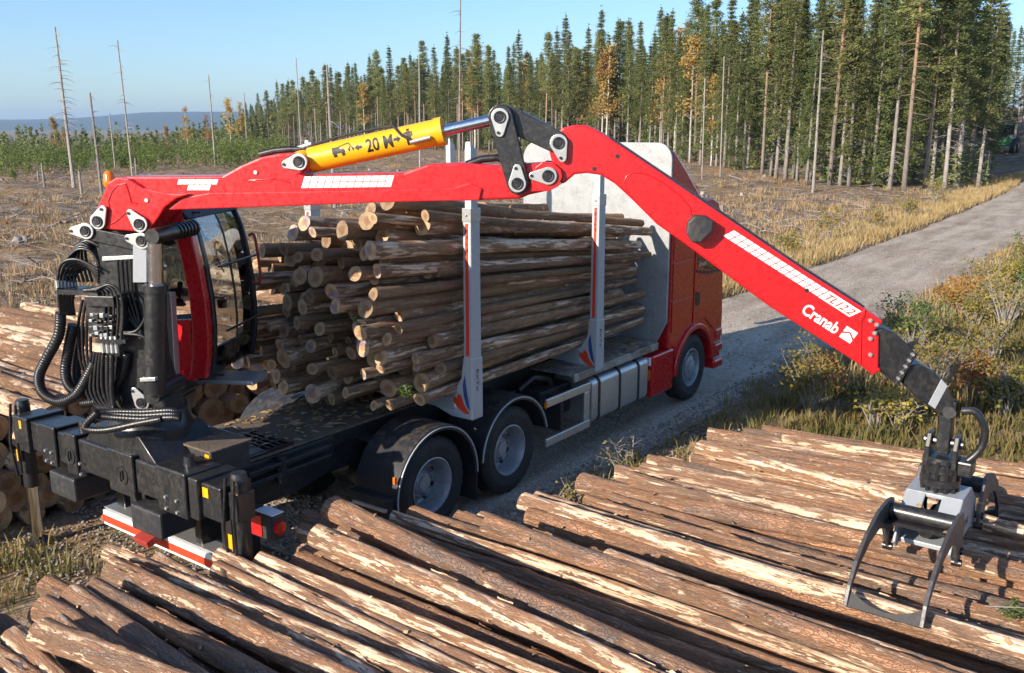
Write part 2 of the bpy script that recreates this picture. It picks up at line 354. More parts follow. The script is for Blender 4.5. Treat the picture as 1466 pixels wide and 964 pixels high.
def build_ground():
    fw = math.degrees(YAW)
    angs = np.concatenate([np.arange(fw-40, fw+40, .4), np.arange(fw+40, fw+320, 4.0)]); angs = np.radians(angs)
    rs = np.concatenate([[0.01], np.geomspace(1.2, 9000, 230)])
    A, Q = np.meshgrid(angs, rs); X = CAM[0]+Q*np.cos(A); Y = CAM[1]+Q*np.sin(A)
    Z = height(X, Y) - .10*(1-sstep(-.25, .15, np.abs(Y-road_y(X))-road_w(X)))*(X < 170)*sstep(-1.4, -.6, X)
    Z = Z + (1-sstep(-2.6, -1.4, X))*sstep(-9, -6, X)*(np.abs(Y) < 6)*(.045*fbm(X*1.3, Y*3.1, o=4)-.05*np.exp(-((Y-1.1)/.25)**2)-.05*np.exp(-((Y+.9)/.25)**2))*sstep(-.3, .6, Y+1.2)
    n, m = len(rs), len(angs); V = np.stack([X, Y, Z], -1).reshape(-1, 3)
    i, j = np.meshgrid(np.arange(n-1), np.arange(m), indexing='ij'); j2 = (j+1) % m
    F = np.stack([i*m+j, (i+1)*m+j, (i+1)*m+j2, i*m+j2], -1).reshape(-1, 4)
    me = bpy.data.meshes.new('ground'); me.from_pydata(V.tolist(), [], F.tolist()); me.materials.append(MAT['clearcut_soil'])
    me.polygons.foreach_set('use_smooth', [True]*len(me.polygons)); me.update()
    o = bpy.data.objects.new('ground', me); COL.objects.link(o); tag(o, kind='structure')
    xs = np.concatenate([np.arange(-1.3, 24, .3), np.arange(24, 170, 1.2)]); q = np.linspace(-1, 1, 25)
    X, K = np.meshgrid(xs, q, indexing='ij'); YC, RW = road_y(X), road_w(X); Y = YC+K*(RW+.18*vnoise(X*.7, K*3+4))
    Z = height(X, YC)+.012-.06*np.exp(-((np.abs(K*RW)-.95)/.26)**2)+.03*fbm(X*1.4, Y*2.2)-.09*(np.abs(K) == 1)
    V = np.stack([X, Y, Z], -1).reshape(-1, 3).tolist()
    m = len(q); F = [(i*m+j, (i+1)*m+j, (i+1)*m+j+1, i*m+j+1) for i in range(len(xs)-1) for j in range(m-1)]
    b = MB(); b.add(V, F); o = b.build('road', 'gravel', smooth=60); tag(o, kind='structure')
    # blue ridge far behind
    b = MB(); N = 90; V = []; base = math.radians(fw)
    for k in range(N+1):
        an = base+math.radians(-50+100*k/N); px = 733-math.tan(math.radians(-50+100*k/N))*FPX if abs(-50+100*k/N) < 60 else 0
        top = 70+26*float(fbm(np.array([k*.13]), np.array([2.2]), o=4)[0])+38*math.exp(-((px-330)/170)**2)
        for (d, z) in ((5200, -30), (5700, top*.55), (6300, top), (7200, top*.6), (8200, -20)):
            V.append((CAM[0]+d*math.cos(an), CAM[1]+d*math.sin(an), z))
    b.add(V, [(i*5+j, i*5+j+1, i*5+j+6, i*5+j+5) for i in range(N) for j in range(4)])
    tag(b.build('hills', 'far_forest', smooth=80), kind='structure')
build_ground()

# ------------------------------------------------------------------ trees
class LQ:
    """a cloud of small leaf faces, gathered as clumps and made in one go"""
    def __init__(s): s.c = []
    def mesh(s, name, mat, seed=1):
        A = np.array(s.c, float); A = np.repeat(A, A[:, 4].astype(int), axis=0); n = len(A); g = np.random.default_rng(seed)
        P = A[:, :3]+g.normal(size=(n, 3))*np.stack([A[:, 5], A[:, 5], A[:, 5]*A[:, 6]], 1)
        a = g.normal(size=(n, 3))*np.array([1, 1, .45]); a /= np.linalg.norm(a, axis=1)[:, None]
        b = np.cross(a, g.normal(size=(n, 3))); b /= np.linalg.norm(b, axis=1)[:, None]+1e-9
        z = A[:, 3]*g.uniform(.6, 1.3, n); a *= (z*.5)[:, None]; b *= (z*A[:, 7]*.5)[:, None]
        return fast_mesh(name, np.stack([P-a, P-b, P+a, P+b], 1).reshape(-1, 3), np.arange(4*n).reshape(-1, 4), mat)
def fast_mesh(name, V, F, mat):
    V = np.ascontiguousarray(V, np.float32); F = np.ascontiguousarray(F, np.int32); me = bpy.data.meshes.new(name); k = F.shape[1]
    me.vertices.add(len(V)); me.vertices.foreach_set('co', V.ravel()); me.loops.add(F.size); me.loops.foreach_set('vertex_index', F.ravel())
    me.polygons.add(len(F)); me.polygons.foreach_set('loop_start', np.arange(0, F.size, k, dtype=np.int32)); me.polygons.foreach_set('loop_total', np.full(len(F), k, np.int32))
    me.materials.append(MAT[mat]); me.update(calc_edges=True); me.validate(); return me
def mesh_obj(me, parent=None):
    o = bpy.data.objects.new(me.name, me); COL.objects.link(o)
    if parent is not None: attach(o, parent)
    return o
def leafquads(mb, c, size, n, spread, r, flat=.5, asp=.4, mi=0): mb.c.append((c[0], c[1], c[2], size, n, spread, flat, asp))
def trunk_mesh(h, r0, r, dead=0, lean=.01, top=.03, n=8, dead_lo=.15, dead_hi=.6, dl=1.2):
    mb = MB(); path = []; rr = []; px = py = 0
    for k in range(11):
        z = h*k/10; px += r.gauss(0, lean*h/10); py += r.gauss(0, lean*h/10); path.append((px, py, z)); rr.append(top+(r0-top)*(1-k/10)**.85*(1.25 if k == 0 else 1))
    path[0] = (path[0][0], path[0][1], -.25)
    mb.tube(path, rr, n)
    for _ in range(dead):
        f = r.uniform(dead_lo, dead_hi); k = min(int(f*10), 9); p = Vector(path[k]).lerp(Vector(path[k+1]), f*10-k); p.z = h*f
        a = r.uniform(0, 6.283); L = dl*r.uniform(.4, 1.2); q = p+Vector((math.cos(a)*L, math.sin(a)*L, -.25*L+r.uniform(-.2, .2)))
        m_ = p.lerp(q, .5)+Vector((0, 0, .06)); mb.tube([p, m_, q], [.022, .014, .005], 4, caps=False)
    return mb, path
def make_pine(seed, h):
    r = random.Random(seed); tb, path = trunk_mesh(h, .0092*h, r, 22, .006)
    cb = LQ(); lo = h*r.uniform(.42, .58); z = lo
    while z < h-.15:
        f = (z-lo)/(h-lo); rad = (1.0-f)**.85*.094*h*r.uniform(.75, 1.15)*(.6+.4*min(1, f*4)) + .16
        nb = r.randint(4, 6); k = min(int(z/h*10), 9); c = Vector(path[k]).lerp(Vector(path[k+1]), z/h*10-k)
        for i in range(nb):
            a = r.uniform(0, 6.283); L = rad*r.uniform(.55, 1.2); up = .35*L*(f-.2)+r.uniform(-.1, .2)
            e = c+Vector((math.cos(a)*L, math.sin(a)*L, up)); tb.tube([c, c.lerp(e, .55)+Vector((0, 0, -.05)), e], [.03*(1-f)+.012, .016, .006], 4, caps=False)
            for q in (.45, .72, 1.0):
                leafquads(cb, c.lerp(e, q)+Vector((0, 0, .05)), .22, 20, .17+.02*L, r, .55, .34)
        z += h*r.uniform(.016, .03)
    leafquads(cb, (path[-1][0], path[-1][1], h-.05), .35, 14, .12, r, 1.6)
    return tb, cb
def make_spruce(seed, h, low=.1):
    r = random.Random(seed); tb, path = trunk_mesh(h, .0092*h, r, 34, .004, .02, dead_lo=.04, dead_hi=max(low+.1, .3), dl=.9)
    cb = LQ(); z = h*low; wid = h*r.uniform(.075, .105)
    while z < h-.1:
        f = (z-h*low)/(h*(1-low)); rad = wid*(1-f)**.8*r.uniform(.8, 1.15)*(.55+.45*min(1, f*5)) + .1
        k = min(int(z/h*10), 9); c = Vector(path[k]).lerp(Vector(path[k+1]), z/h*10-k)
        for i in range(r.randint(5, 7)):
            a = r.uniform(0, 6.283); L = rad*r.uniform(.55, 1.15); dr = -.38*L*(1-f)+.25*L*f
            e = c+Vector((math.cos(a)*L, math.sin(a)*L, dr)); 
            for q in (.3, .52, .74, .95):
                p = c.lerp(e, q)+Vector((0, 0, .12*L*math.sin(q*3.1)))
                leafquads(cb, p, .20*(1-.25*f), 11, .10+.035*L, r, .6, .36)
        z += h*r.uniform(.016, .026)
    leafquads(cb, (path[-1][0], path[-1][1], h), .3, 10, .06, r, 3)
    return tb, cb
def make_birch(seed, h):
    r = random.Random(seed); tb, path = trunk_mesh(h, .009*h, r, 6, .012); cb = LQ()
    for _ in range(46):
        f = r.uniform(.32, .98); c = Vector(path[min(int(f*10), 9)]); c.z = f*h; a = r.uniform(0, 6.283); L = h*.12*(1.15-f)*r.uniform(.5, 1.3)+.2
        e = c+Vector((math.cos(a)*L, math.sin(a)*L, L*.8)); tb.tube([c, e], [.025, .006], 4, caps=False)
        for q in (.5, .75, 1): leafquads(cb, c.lerp(e, q), .26, 9, .24, r, .9, .7)
    return tb, cb
def proto_mesh(mb, name, mat):
    me = bpy.data.meshes.new(name); me.from_pydata(mb.v, [], mb.f); me.materials.append(MAT[mat]); me.polygons.foreach_set('use_smooth', [mat.endswith('bark') or mat == 'dead_wood']*len(me.polygons)); me.update(); return me
KIND = {}
for kind, fn, bm_, lm_, specs in (
    ('pine', make_pine, 'pine_bark', 'pine_needles', [(s, 15.5) for s in range(6)]),
    ('spruce', lambda s, h: make_spruce(s, h, [.05, .22, .3, .12, .38][s % 5]), 'spruce_bark', 'spruce_needles', [(s, 15.5) for s in range(20, 25)]),
    ('birch', make_birch, 'birch_bark', 'birch_leaves', [(s, 12.0) for s in range(40, 43)])):
    KIND[kind] = []
    for s, h in specs:
        tb, cb = fn(s, h); KIND[kind].append((proto_mesh(tb, 'trunk', bm_), cb.mesh('crown', lm_, s), h))
def place_tree(kind, x, y, h, label, group, var=None, z=None):
    tr, cr, h0 = KIND[kind][rng.randrange(len(KIND[kind])) if var is None else var]
    e = empty(kind+'_tree', (x, y, ground_z(x, y)-.05 if z is None else z), label, 'tree', group)
    s = h/h0; e.scale = (s*rng.uniform(.9, 1.15), s*rng.uniform(.9, 1.15), s); e.rotation_euler = (rng.gauss(0, .012), rng.gauss(0, .012), rng.uniform(0, 6.283))
    for nm, me in (('trunk', tr), ('crown', cr)):
        o = bpy.data.objects.new(nm, me); COL.objects.link(o); o.parent = e
    return e
def line_D(px):   # distance of the forest edge along the photograph's columns
    return float(np.interp(px, [330, 400, 500, 600, 800, 900, 1000, 1100, 1180, 1300, 1420], [330, 240, 185, 158, 125, 112, 97, 80, 70, 70, 74]))
spots = []
px = 338.0
while px < 1428:                                             # front row
    D = line_D(px)+rng.uniform(0, 5); spots.append((px, D, 0)); px += rng.uniform(.65, 1.75)*1400/D
for row in range(1, 6):
    px = 345.0
    while px < 1424:
        D = line_D(px)*(1+.055*row)+row*3.0+rng.uniform(-2, 2); spots.append((px, D, row)); px += rng.uniform(.7, 1.8)*(1900+150*row)/D
spots.sort(key=lambda q: (q[2], q[0]))
cnt = {}
for px, D, row in spots:
    right = px > 1060
    kind = rng.choices(['pine', 'spruce', 'birch'], [.22, .78, .0] if right else [.42, .54, .04])[0]
    P = ground_dist(px, D); h = (rng.uniform(12.5, 18.0) if not right else rng.uniform(13.5, 19.5))*(1-.02*row)
    if px < 480: h *= .82+.18*(px-338)/142
    if px > 1385: h *= .9
    if kind == 'birch': h *= .8
    if row == 0:
        cnt[kind] = cnt.get(kind, 0)+1
        lab = f"{ordinal(cnt[kind])} {kind} from the left in the front row of the forest edge"; g = f'{kind} trees along the forest edge'
    else:
        cnt[kind, row] = cnt.get((kind, row), 0)+1; lab = f"{ordinal(cnt[kind, row])} {kind} from the left in the {ordinal(row+1)} row of the forest"; g = f'{kind} trees deep in the forest'
    place_tree(kind, P[0], P[1], h, lab, g)
NFOREST = len(spots)
for i, (px, D, h) in enumerate([(1424, 150, 13), (1437, 165, 12), (1447, 140, 12.5), (1456, 150, 13.5), (1463, 132, 12), (1475, 128, 14), (1490, 120, 14), (1431, 185, 14), (1443, 200, 12)]):
    P = ground_dist(px, D)
    if abs(P[1]-float(road_y(P[0]))) < 3.5: P[1] = float(road_y(P[0]))+ (4.5 if px < 1450 else -4.5)
    place_tree('spruce' if i % 3 else 'pine', P[0], P[1], h, f'tree beside the climbing road at the right edge, {ordinal(i+1)} of its clump', 'trees by the far road')
for i, (px, D, h) in enumerate([(78, 215, 9.5), (92, 250, 9), (268, 205, 10.5), (330, 230, 12.5), (346, 250, 12), (296, 240, 9.5), (237, 260, 9), (680, 148, 15.8), (868, 117, 13.0), (862, 118, 12.5), (945, 108, 11), (1020, 96, 9)]):
    P = ground_dist(px, D)
    lab = f'golden yellow birch, {ordinal(i+1)} from the left, in the distant woods beyond the clearing' if i < 7 else f'orange leaved birch among the pines of the forest edge, {ordinal(i-6)} from the left'
    place_tree('birch', P[0], P[1], h, lab, 'autumn birches')
# deep forest that reads as one mass: far woods on the left and the dark behind the edge
def mass(name, mat, pts, low, hi, wf, nq, label, flat=.7, asp=.5, size=.5):
    b = LQ(); r = random.Random(5); A = np.array(pts); pts = np.column_stack([A, height(A[:, 0], A[:, 1])])
    for x, y, z in pts:
        h = r.uniform(low, hi)
        for k in range(nq):
            f = r.random()**.8; a = r.uniform(0, 6.283); q = wf*h*(1-f)*math.sqrt(r.random())+.05
            leafquads(b, (x+math.cos(a)*q, y+math.sin(a)*q, z+f*h), size, 1, .1, r, flat, asp)
    o = mesh_obj(b.mesh(name, mat)); tag(o, label, 'forest', kind='stuff'); return o
pts = []
for _ in range(1500):
    px, D = rng.uniform(-30, 420), 250+900*rng.random()**1.3
    P = ground_dist(px, D); pts.append((P[0], P[1]))
mass('distant_forest', 'spruce_needles', pts, 6.5, 11, .13, 80, 'dark conifer forest filling the valley below the blue ridge', size=.95)
pts = []
for _ in range(1300):
    px, D = rng.uniform(-25, 410), rng.uniform(92, 230)
    P = ground_dist(px, D); pts.append((P[0], P[1]))
mass('young_pines', 'young_needles', pts, .9, 2.6, .19, 90, 'bright green young pines in a band beyond the clearing', size=.2)
pts = []
for _ in range(420):
    px = rng.uniform(350, 1425); D = line_D(px)*1.36+rng.uniform(12, 50); P = ground_dist(px, D); pts.append((P[0], P[1]))
mass('deep_forest', 'spruce_needles', pts, 8, 13.5, .13, 150, 'dark depth of the forest seen between the trunks', size=.9)
pts = []
for _ in range(330):
    px = rng.uniform(400, 1425); D = line_D(px)*rng.uniform(1.02, 1.35); P = ground_dist(px, D); pts.append((P[0], P[1]))
mass('undergrowth', 'spruce_needles', pts, .8, 4.0, .22, 40, 'low young spruce growing under the forest edge', size=.42)
# dead standing trunks in the clearing: column, row of foot, row of top
def snag(px, yb, yt, label, thick=.11, br=10, broken=False, D=None):
    D = D or 4.4/max(yb-186, 6)*FPX
    P = ground_dist(px, D); z = ground_z(P[0], P[1]); zt = CAM[2]+(186-yt)/FPX*D; h = max(zt-z, .8); r = random.Random(int(px))
    tb, path = trunk_mesh(h, thick, r, br, .005, .05 if not broken else thick*.8, 7, .35 if not broken else .6, .99, h*.07+.15)
    o = tb.build('dead_tree', 'dead_wood', smooth=50); o.location = (P[0], P[1], z); o.rotation_euler = (r.gauss(0, .012), r.gauss(0, .012), 0)
    tag(o, label, 'dead tree', 'dead standing trunks in the clearing'); return o
for a in [(98, 268, 62, 'tall dead spruce with bare side branches at the left edge', .20, 46), (137, 284, 140, 'dead trunk with a few drooping twigs just left of the red boom root', .14, 8),
          (184, 255, 75, 'thin tall dead trunk above the orange beacon', .13, 10), (160, 248, 165, 'slender dead stem between two taller dead trunks', .09, 4), (305, 243, 115, 'bare dead pole above the red boom', .16, 2),
          (55, 266, 227, 'short broken pale trunk at the far left', .13, 0), (108, 279, 238, 'short broken trunk beside the tall dead spruce', .13, 0), (190, 252, 222, 'short pale broken trunk left of the boom', .14, 0), (47, 258, 237, 'smallest broken trunk at the far left', .10, 0),
          (352, 226, 138, 'bare dead pole in front of the left forest edge', .17, 2), (430, 236, 92, 'thin dead pole rising behind the yellow cylinder root', .12, 3), (475, 300, 100, 'grey dead trunk with a crooked branching top', .16, 14), (600, 262, 85, 'straight dead trunk behind the yellow cylinder', .14, 4),
          (657, 255, 0, 'tallest bare dead trunk reaching the top of the picture', .17, 22), (955, 222, 40, 'pale dead trunk with a bent top behind the truck cab', .20, 1), (1008, 265, 118, 'thin leaning dead stem in front of the forest', .07, 3), (1034, 262, 90, 'thin grey stem right of the truck cab', .09, 3), (1085, 215, 28, 'pale dead birch trunk at the forest edge', .14, 3), (1170, 272, 60, 'pale grey trunk standing before the spruces', .16, 10)]:
    snag(*a[:4], thick=a[4]*.62, br=int(a[5]*1.6), broken=a[2] > 215)

# ------------------------------------------------------------------ clearing litter: slash, stumps, grass, stones
def scatter(n, fn, seed):
    r = random.Random(seed); out = []
    while len(out) < n:
        p = fn(r)
        if p is not None: out.append(p)
    return out, r
def clear_pt(r):
    px = r.uniform(-20, 1440); D = 14+120*r.random()**1.7; P = ground_dist(px, D)
    if abs(P[1]-float(road_y(P[0])))-float(road_w(P[0])) < 1.0 or D > line_D(max(px, 420))*1.02 and px > 420: return None
    if P[1] < 0: return None
    if -6 < P[0] < 8.5 and P[1] < 8.5: return None
    return P[0], P[1]
pts, r = scatter(4600, clear_pt, 11); b = MB(); A = np.array(pts)
for (x, y), z in zip(pts, height(A[:, 0], A[:, 1])):
    a = r.uniform(0, 6.283); L = r.uniform(.2, 1.7); t_ = r.gauss(0, .16); q = r.uniform(.006, .022)*(2.2 if r.random() < .06 else 1)
    d = Vector((math.cos(a), math.sin(a), t_)); p = Vector((x, y, z+.03+abs(t_)*L*.5)); s = Vector((r.gauss(0, .08), r.gauss(0, .08), r.gauss(0, .05)))*L
    b.tube([p-d*L*.5, p+s, p+d*L*.5], [q, q*.8, q*.4], 4, caps=False)
tag(b.build('slash', 'dead_wood', fix=False), 'grey logging slash of branches strewn over the clearing', 'branches', kind='stuff')
def tufts(name, mat, pts, r, hlo, hhi, nb, label, cat, wid=.018, spread=.12):
    g = np.random.default_rng(len(pts)); A = np.array(pts); Z = height(A[:, 0], A[:, 1])-.03; H = g.uniform(hlo, hhi, len(A))
    A = np.repeat(np.column_stack([A, Z, H]), nb, axis=0); n = len(A); a = g.uniform(0, 6.283, n); q = np.abs(g.normal(0, spread, n)); ca, sa = np.cos(a), np.sin(a)
    P = A[:, :3]+np.column_stack([ca*q, sa*q, np.zeros(n)]); hh = A[:, 3]*g.uniform(.5, 1.1, n); o = np.column_stack([ca, sa, np.zeros(n)])*(hh*g.uniform(.1, .6, n))[:, None]
    a2 = a+g.normal(0, 1, n); w = np.column_stack([-np.sin(a2), np.cos(a2), np.zeros(n)])*(wid*g.uniform(.6, 1.4, n))[:, None]; up = np.array([0, 0, 1.0])
    m_ = P+o*.4+up*(hh*.62)[:, None]; e = P+o+up*(hh*.9)[:, None]
    V = np.stack([P-w, P+w, m_+w*.7, m_-w*.7, e], 1).reshape(-1, 3); k = np.arange(n)[:, None]*5
    me = fast_mesh(name, V, np.concatenate([k+[0, 1, 2], k+[0, 2, 3], k+[3, 2, 4]]), mat)
    tag(mesh_obj(me), label, cat, kind='stuff')
def grass_pt(r):
    p = clear_pt(r)
    if p is None or fbm(np.array([p[0]*.16]), np.array([p[1]*.16]), o=2)[0] < .02: return None
    return p
pts, r = scatter(4200, clear_pt, 18); tufts('heather', 'heather_brown', pts, r, .08, .3, 20, 'low brown heather and twigs covering the clearing', 'ground cover', .012, .28)
pts, r = scatter(2200, grass_pt, 12); tufts('dry_grass', 'dry_grass', pts, r, .2, .48, 18, 'pale straw coloured grass in patches over the clearing', 'grass', .014, .25)
def verge_pt(r):
    x = 8+75*r.random()**1.4; s = r.choice((1, 1, 1, 1, -1)); y = float(road_y(x))+s*(float(road_w(x))+.1+abs(r.gauss(0, 1.3))+ (0 if s > 0 else .2))
    return (x, y)
pts, r = scatter(3000, verge_pt, 13); tufts('verge_grass', 'verge_grass', pts, r, .2, .6, 14, 'orange brown tall grass along the road verge', 'grass', .011, .16)
def right_pt(r):
    x, y = r.uniform(5.2, 26), 0; y = -2.4-9*r.random(); 
    return (x, y) if y < -2.3-.02*x else None
pts, r = scatter(2600, right_pt, 14); tufts('heath', 'heath', pts, r, .10, .36, 22, 'low green and brown heath right of the road', 'ground cover', .012, .2)
def near_pt(r):
    k = r.random()
    if k < .45: return (r.uniform(-5.5, -2.6), r.uniform(.8, 3.2))
    if k < .7: return (r.uniform(4.8, 9), r.uniform(-8, -3.6))
    x = r.uniform(-.5, 9); return (x, -1.75-r.random()*1.0)
pts, r = scatter(420, near_pt, 15); tufts('green_grass', 'green_grass', pts, r, .1, .32, 12, 'short green and yellow grass beside the truck', 'grass', .009, .1)
g = np.random.default_rng(16); n = 9000; k = g.random(n); m1, m2 = k < .4, (k >= .4) & (k < .75)
X = np.where(m1, g.uniform(-3.2, 0, n), np.where(m2, g.uniform(0, 11, n), g.uniform(7.5, 30, n)))
Y = np.where(m1, g.uniform(-2.2, 2.4, n), np.where(m2, -1.4-np.abs(g.normal(0, .7, n)), .2+np.where(g.random(n) < .6, np.sign(g.random(n)-.5)*(1.9+g.normal(0, .28, n)), g.uniform(-2, 2, n))))
S = g.uniform(.008, .03, n)*np.where(g.random(n) < .08, 1.5, 1); P = np.stack([X, Y, height(X, Y)+.014+S*.2], 1)
T = np.array([(1, 0, 0), (-1, .2, 0), (0, 1.1, .1), (.1, -1, 0), (0, .1, .7), (0, 0, -.7)]); a = g.uniform(0, 6.28, n); ca, sa = np.cos(a), np.sin(a)
Q = T[None]*g.uniform(.6, 1.2, (n, 6, 1)); Q = np.stack([Q[:, :, 0]*ca[:, None]-Q[:, :, 1]*sa[:, None], Q[:, :, 0]*sa[:, None]+Q[:, :, 1]*ca[:, None], Q[:, :, 2]], -1)*S[:, None, None]+P[:, None]
F = np.array([(0, 2, 4), (2, 1, 4), (1, 3, 4), (3, 0, 4), (2, 0, 5), (1, 2, 5), (3, 1, 5), (0, 3, 5)])
me = fast_mesh('pebbles', Q.reshape(-1, 3), (np.arange(n)[:, None, None]*6+F[None]).reshape(-1, 3), 'stone')
tag(mesh_obj(me), 'loose gravel stones scattered around the truck', 'gravel', kind='stuff')
pts, r = scatter(44, clear_pt, 17); pts.sort(key=lambda q: to_px((q[0], q[1], 0))[0])
for i, (x, y) in enumerate(pts):
    h = r.uniform(.15, .36); q = r.uniform(.09, .17); b = MB(); prof = [(q*1.55, -.1), (q*1.15, .08), (q, h*.6), (q*.97, h), (.001, h+.005)]
    b.lathe(prof, (0, 0, 0), (0, 0, 1), 14, mod=lambda j, i_: (.05*math.sin(j*2.1)+.03*math.sin(j*3.7))*(1 if i_ < 2 else .25))
    o = b.build('tree_stump', 'dead_wood', smooth=50); o.location = (x, y, ground_z(x, y)); o.rotation_euler = (r.gauss(0, .06), r.gauss(0, .06), r.uniform(0, 6))
    tag(o, f'weathered grey tree stump in the clearing, {ordinal(i+1)} from the left', 'stump', 'stumps in the clearing')
b = None
MP = sorted([scatter(1, clear_pt, 300+i)[0][0] for i in range(30)], key=lambda q: to_px((q[0], q[1], 0))[0])
for i, (x, y) in enumerate(MP):
    s = random.Random(i).uniform(.25, .8); o_ = MB(); rr = random.Random(i+50)
    o_.lathe([(.001, -s*.4), (s*.8, -s*.3), (s, .05), (s*.75, s*.35), (s*.35, s*.52), (.001, s*.55)], (0, 0, 0), (0, 0, 1), 12, mod=lambda j, q: s*.28*math.sin(j*1.9+q*1.3+i)*(.0 if q in (0, 5) else 1))
    o = o_.build('root_clump', 'clearcut_soil', smooth=30); o.location = (x, y, ground_z(x, y)); o.scale = (1, rr.uniform(.5, .9), rr.uniform(.5, .9)); o.rotation_euler.z = rr.uniform(0, 6)
    tag(o, f'dark upturned root and soil mound in the clearing, {ordinal(i+1)} from the left', 'mound', 'soil mounds in the clearing')
# shrubs on the right of the road
def shrub(x, y, h, n, label, leaf='shrub_leaves', size=.06, dens=7):
    r = random.Random(int(x*100)+int(y*77)); e = empty('shrub', (x, y, ground_z(x, y)), label, 'shrub', 'autumn shrubs by the road'); n = int(n*1.4); tb = MB(); cb = LQ(); o = Vector((x, y, ground_z(x, y)))
    for _ in range(n):
        a = r.uniform(0, 6.283); q = h*r.uniform(.1, .5); H = h*r.uniform(.55, 1.05); p0 = o+Vector((r.gauss(0, .05), r.gauss(0, .05), -.03)); e1 = o+Vector((math.cos(a)*q, math.sin(a)*q, H)); m_ = p0.lerp(e1, .5)+Vector((r.gauss(0, .05), r.gauss(0, .05), .08*h))
        tb.tube([p0, m_, e1], [.011, .008, .003], 5, caps=False)
        for k in range(5):
            f = r.uniform(.35, 1); s = p0.lerp(m_, f*2) if f < .5 else m_.lerp(e1, f*2-1); w = s+Vector((r.gauss(0, .14), r.gauss(0, .14), r.uniform(.03, .2)))*h; tb.tube([s, w], [.005, .002], 4, caps=False)
            leafquads(cb, w, size, dens, .045*h+.03, r, .8, .7)
    tb.build('stem', 'dead_wood', e, fix=False); mesh_obj(cb.mesh('leaves', leaf), e)
SH = [(1330, 585, 1.25, 16, 'tall yellow leaved birch shrub right behind the black crane tip'), (1300, 560, 1.0, 12, 'green and yellow shrub left of the crane tip'), (1385, 560, .9, 14, 'yellowing shrub right of the hanging rotator'), (1440, 600, .8, 12, 'low green shrub at the right picture edge'),
      (1440, 470, 1.3, 14, 'russet shrub on the slope at the right edge'), (1405, 430, 1.2, 14, 'orange shrub beside the gravel road on the right'), (1420, 520, .8, 12, 'olive shrub between two yellow shrubs on the right'), (1250, 615, .7, 8, 'sparse bare twigged shrub beyond the log ends'), (1290, 620, .6, 8, 'small twiggy shrub at the far edge of the near logs')]
for u, v, h, n, lab in SH:
    P = on_axis(u, v, 2, 0.0); shrub(P[0], P[1], h, n, lab)
for u, v, h, n, lab in [(893, 690, .55, 7, 'sparse yellow twig plant growing beside the drive wheels'), (822, 725, .28, 8, 'dry brown weed between the log ends and the wheel')]:
    P = on_axis(u, v, 2, 0.0); shrub(P[0], P[1], h, n, lab, size=.04, dens=2)
r = random.Random(77)
for i in range(42):
    x = r.uniform(6.3, 26); y = -2.6-.015*x-r.random()**1.3*7; k = i % 3
    shrub(x, y, r.uniform(.45, 1.1), 10, f'{("olive", "yellow", "russet")[k]} low shrub in the brush right of the road, {ordinal(i//3+1)} of its colour', ('needle_twig', 'shrub_leaves', 'rust_leaves')[k], size=.055, dens=18)
for i, (x, s, h) in enumerate([(20, 1, 1.1), (24, 1, .8), (29, 1, 1.3), (34, 1, .9), (41, 1, 1.2), (50, 1, 1.4), (26, -1, 1.0), (33, -1, 1.3), (17, -1, .9)]):
    y = float(road_y(x))+s*(float(road_w(x))+1.3+.3*(i % 3)); shrub(x, y, h, 12, f'young birch shrub on the {"far" if s > 0 else "near"} road verge, {ordinal(i+1 if s > 0 else i-5)} from the truck', size=.09, dens=6)

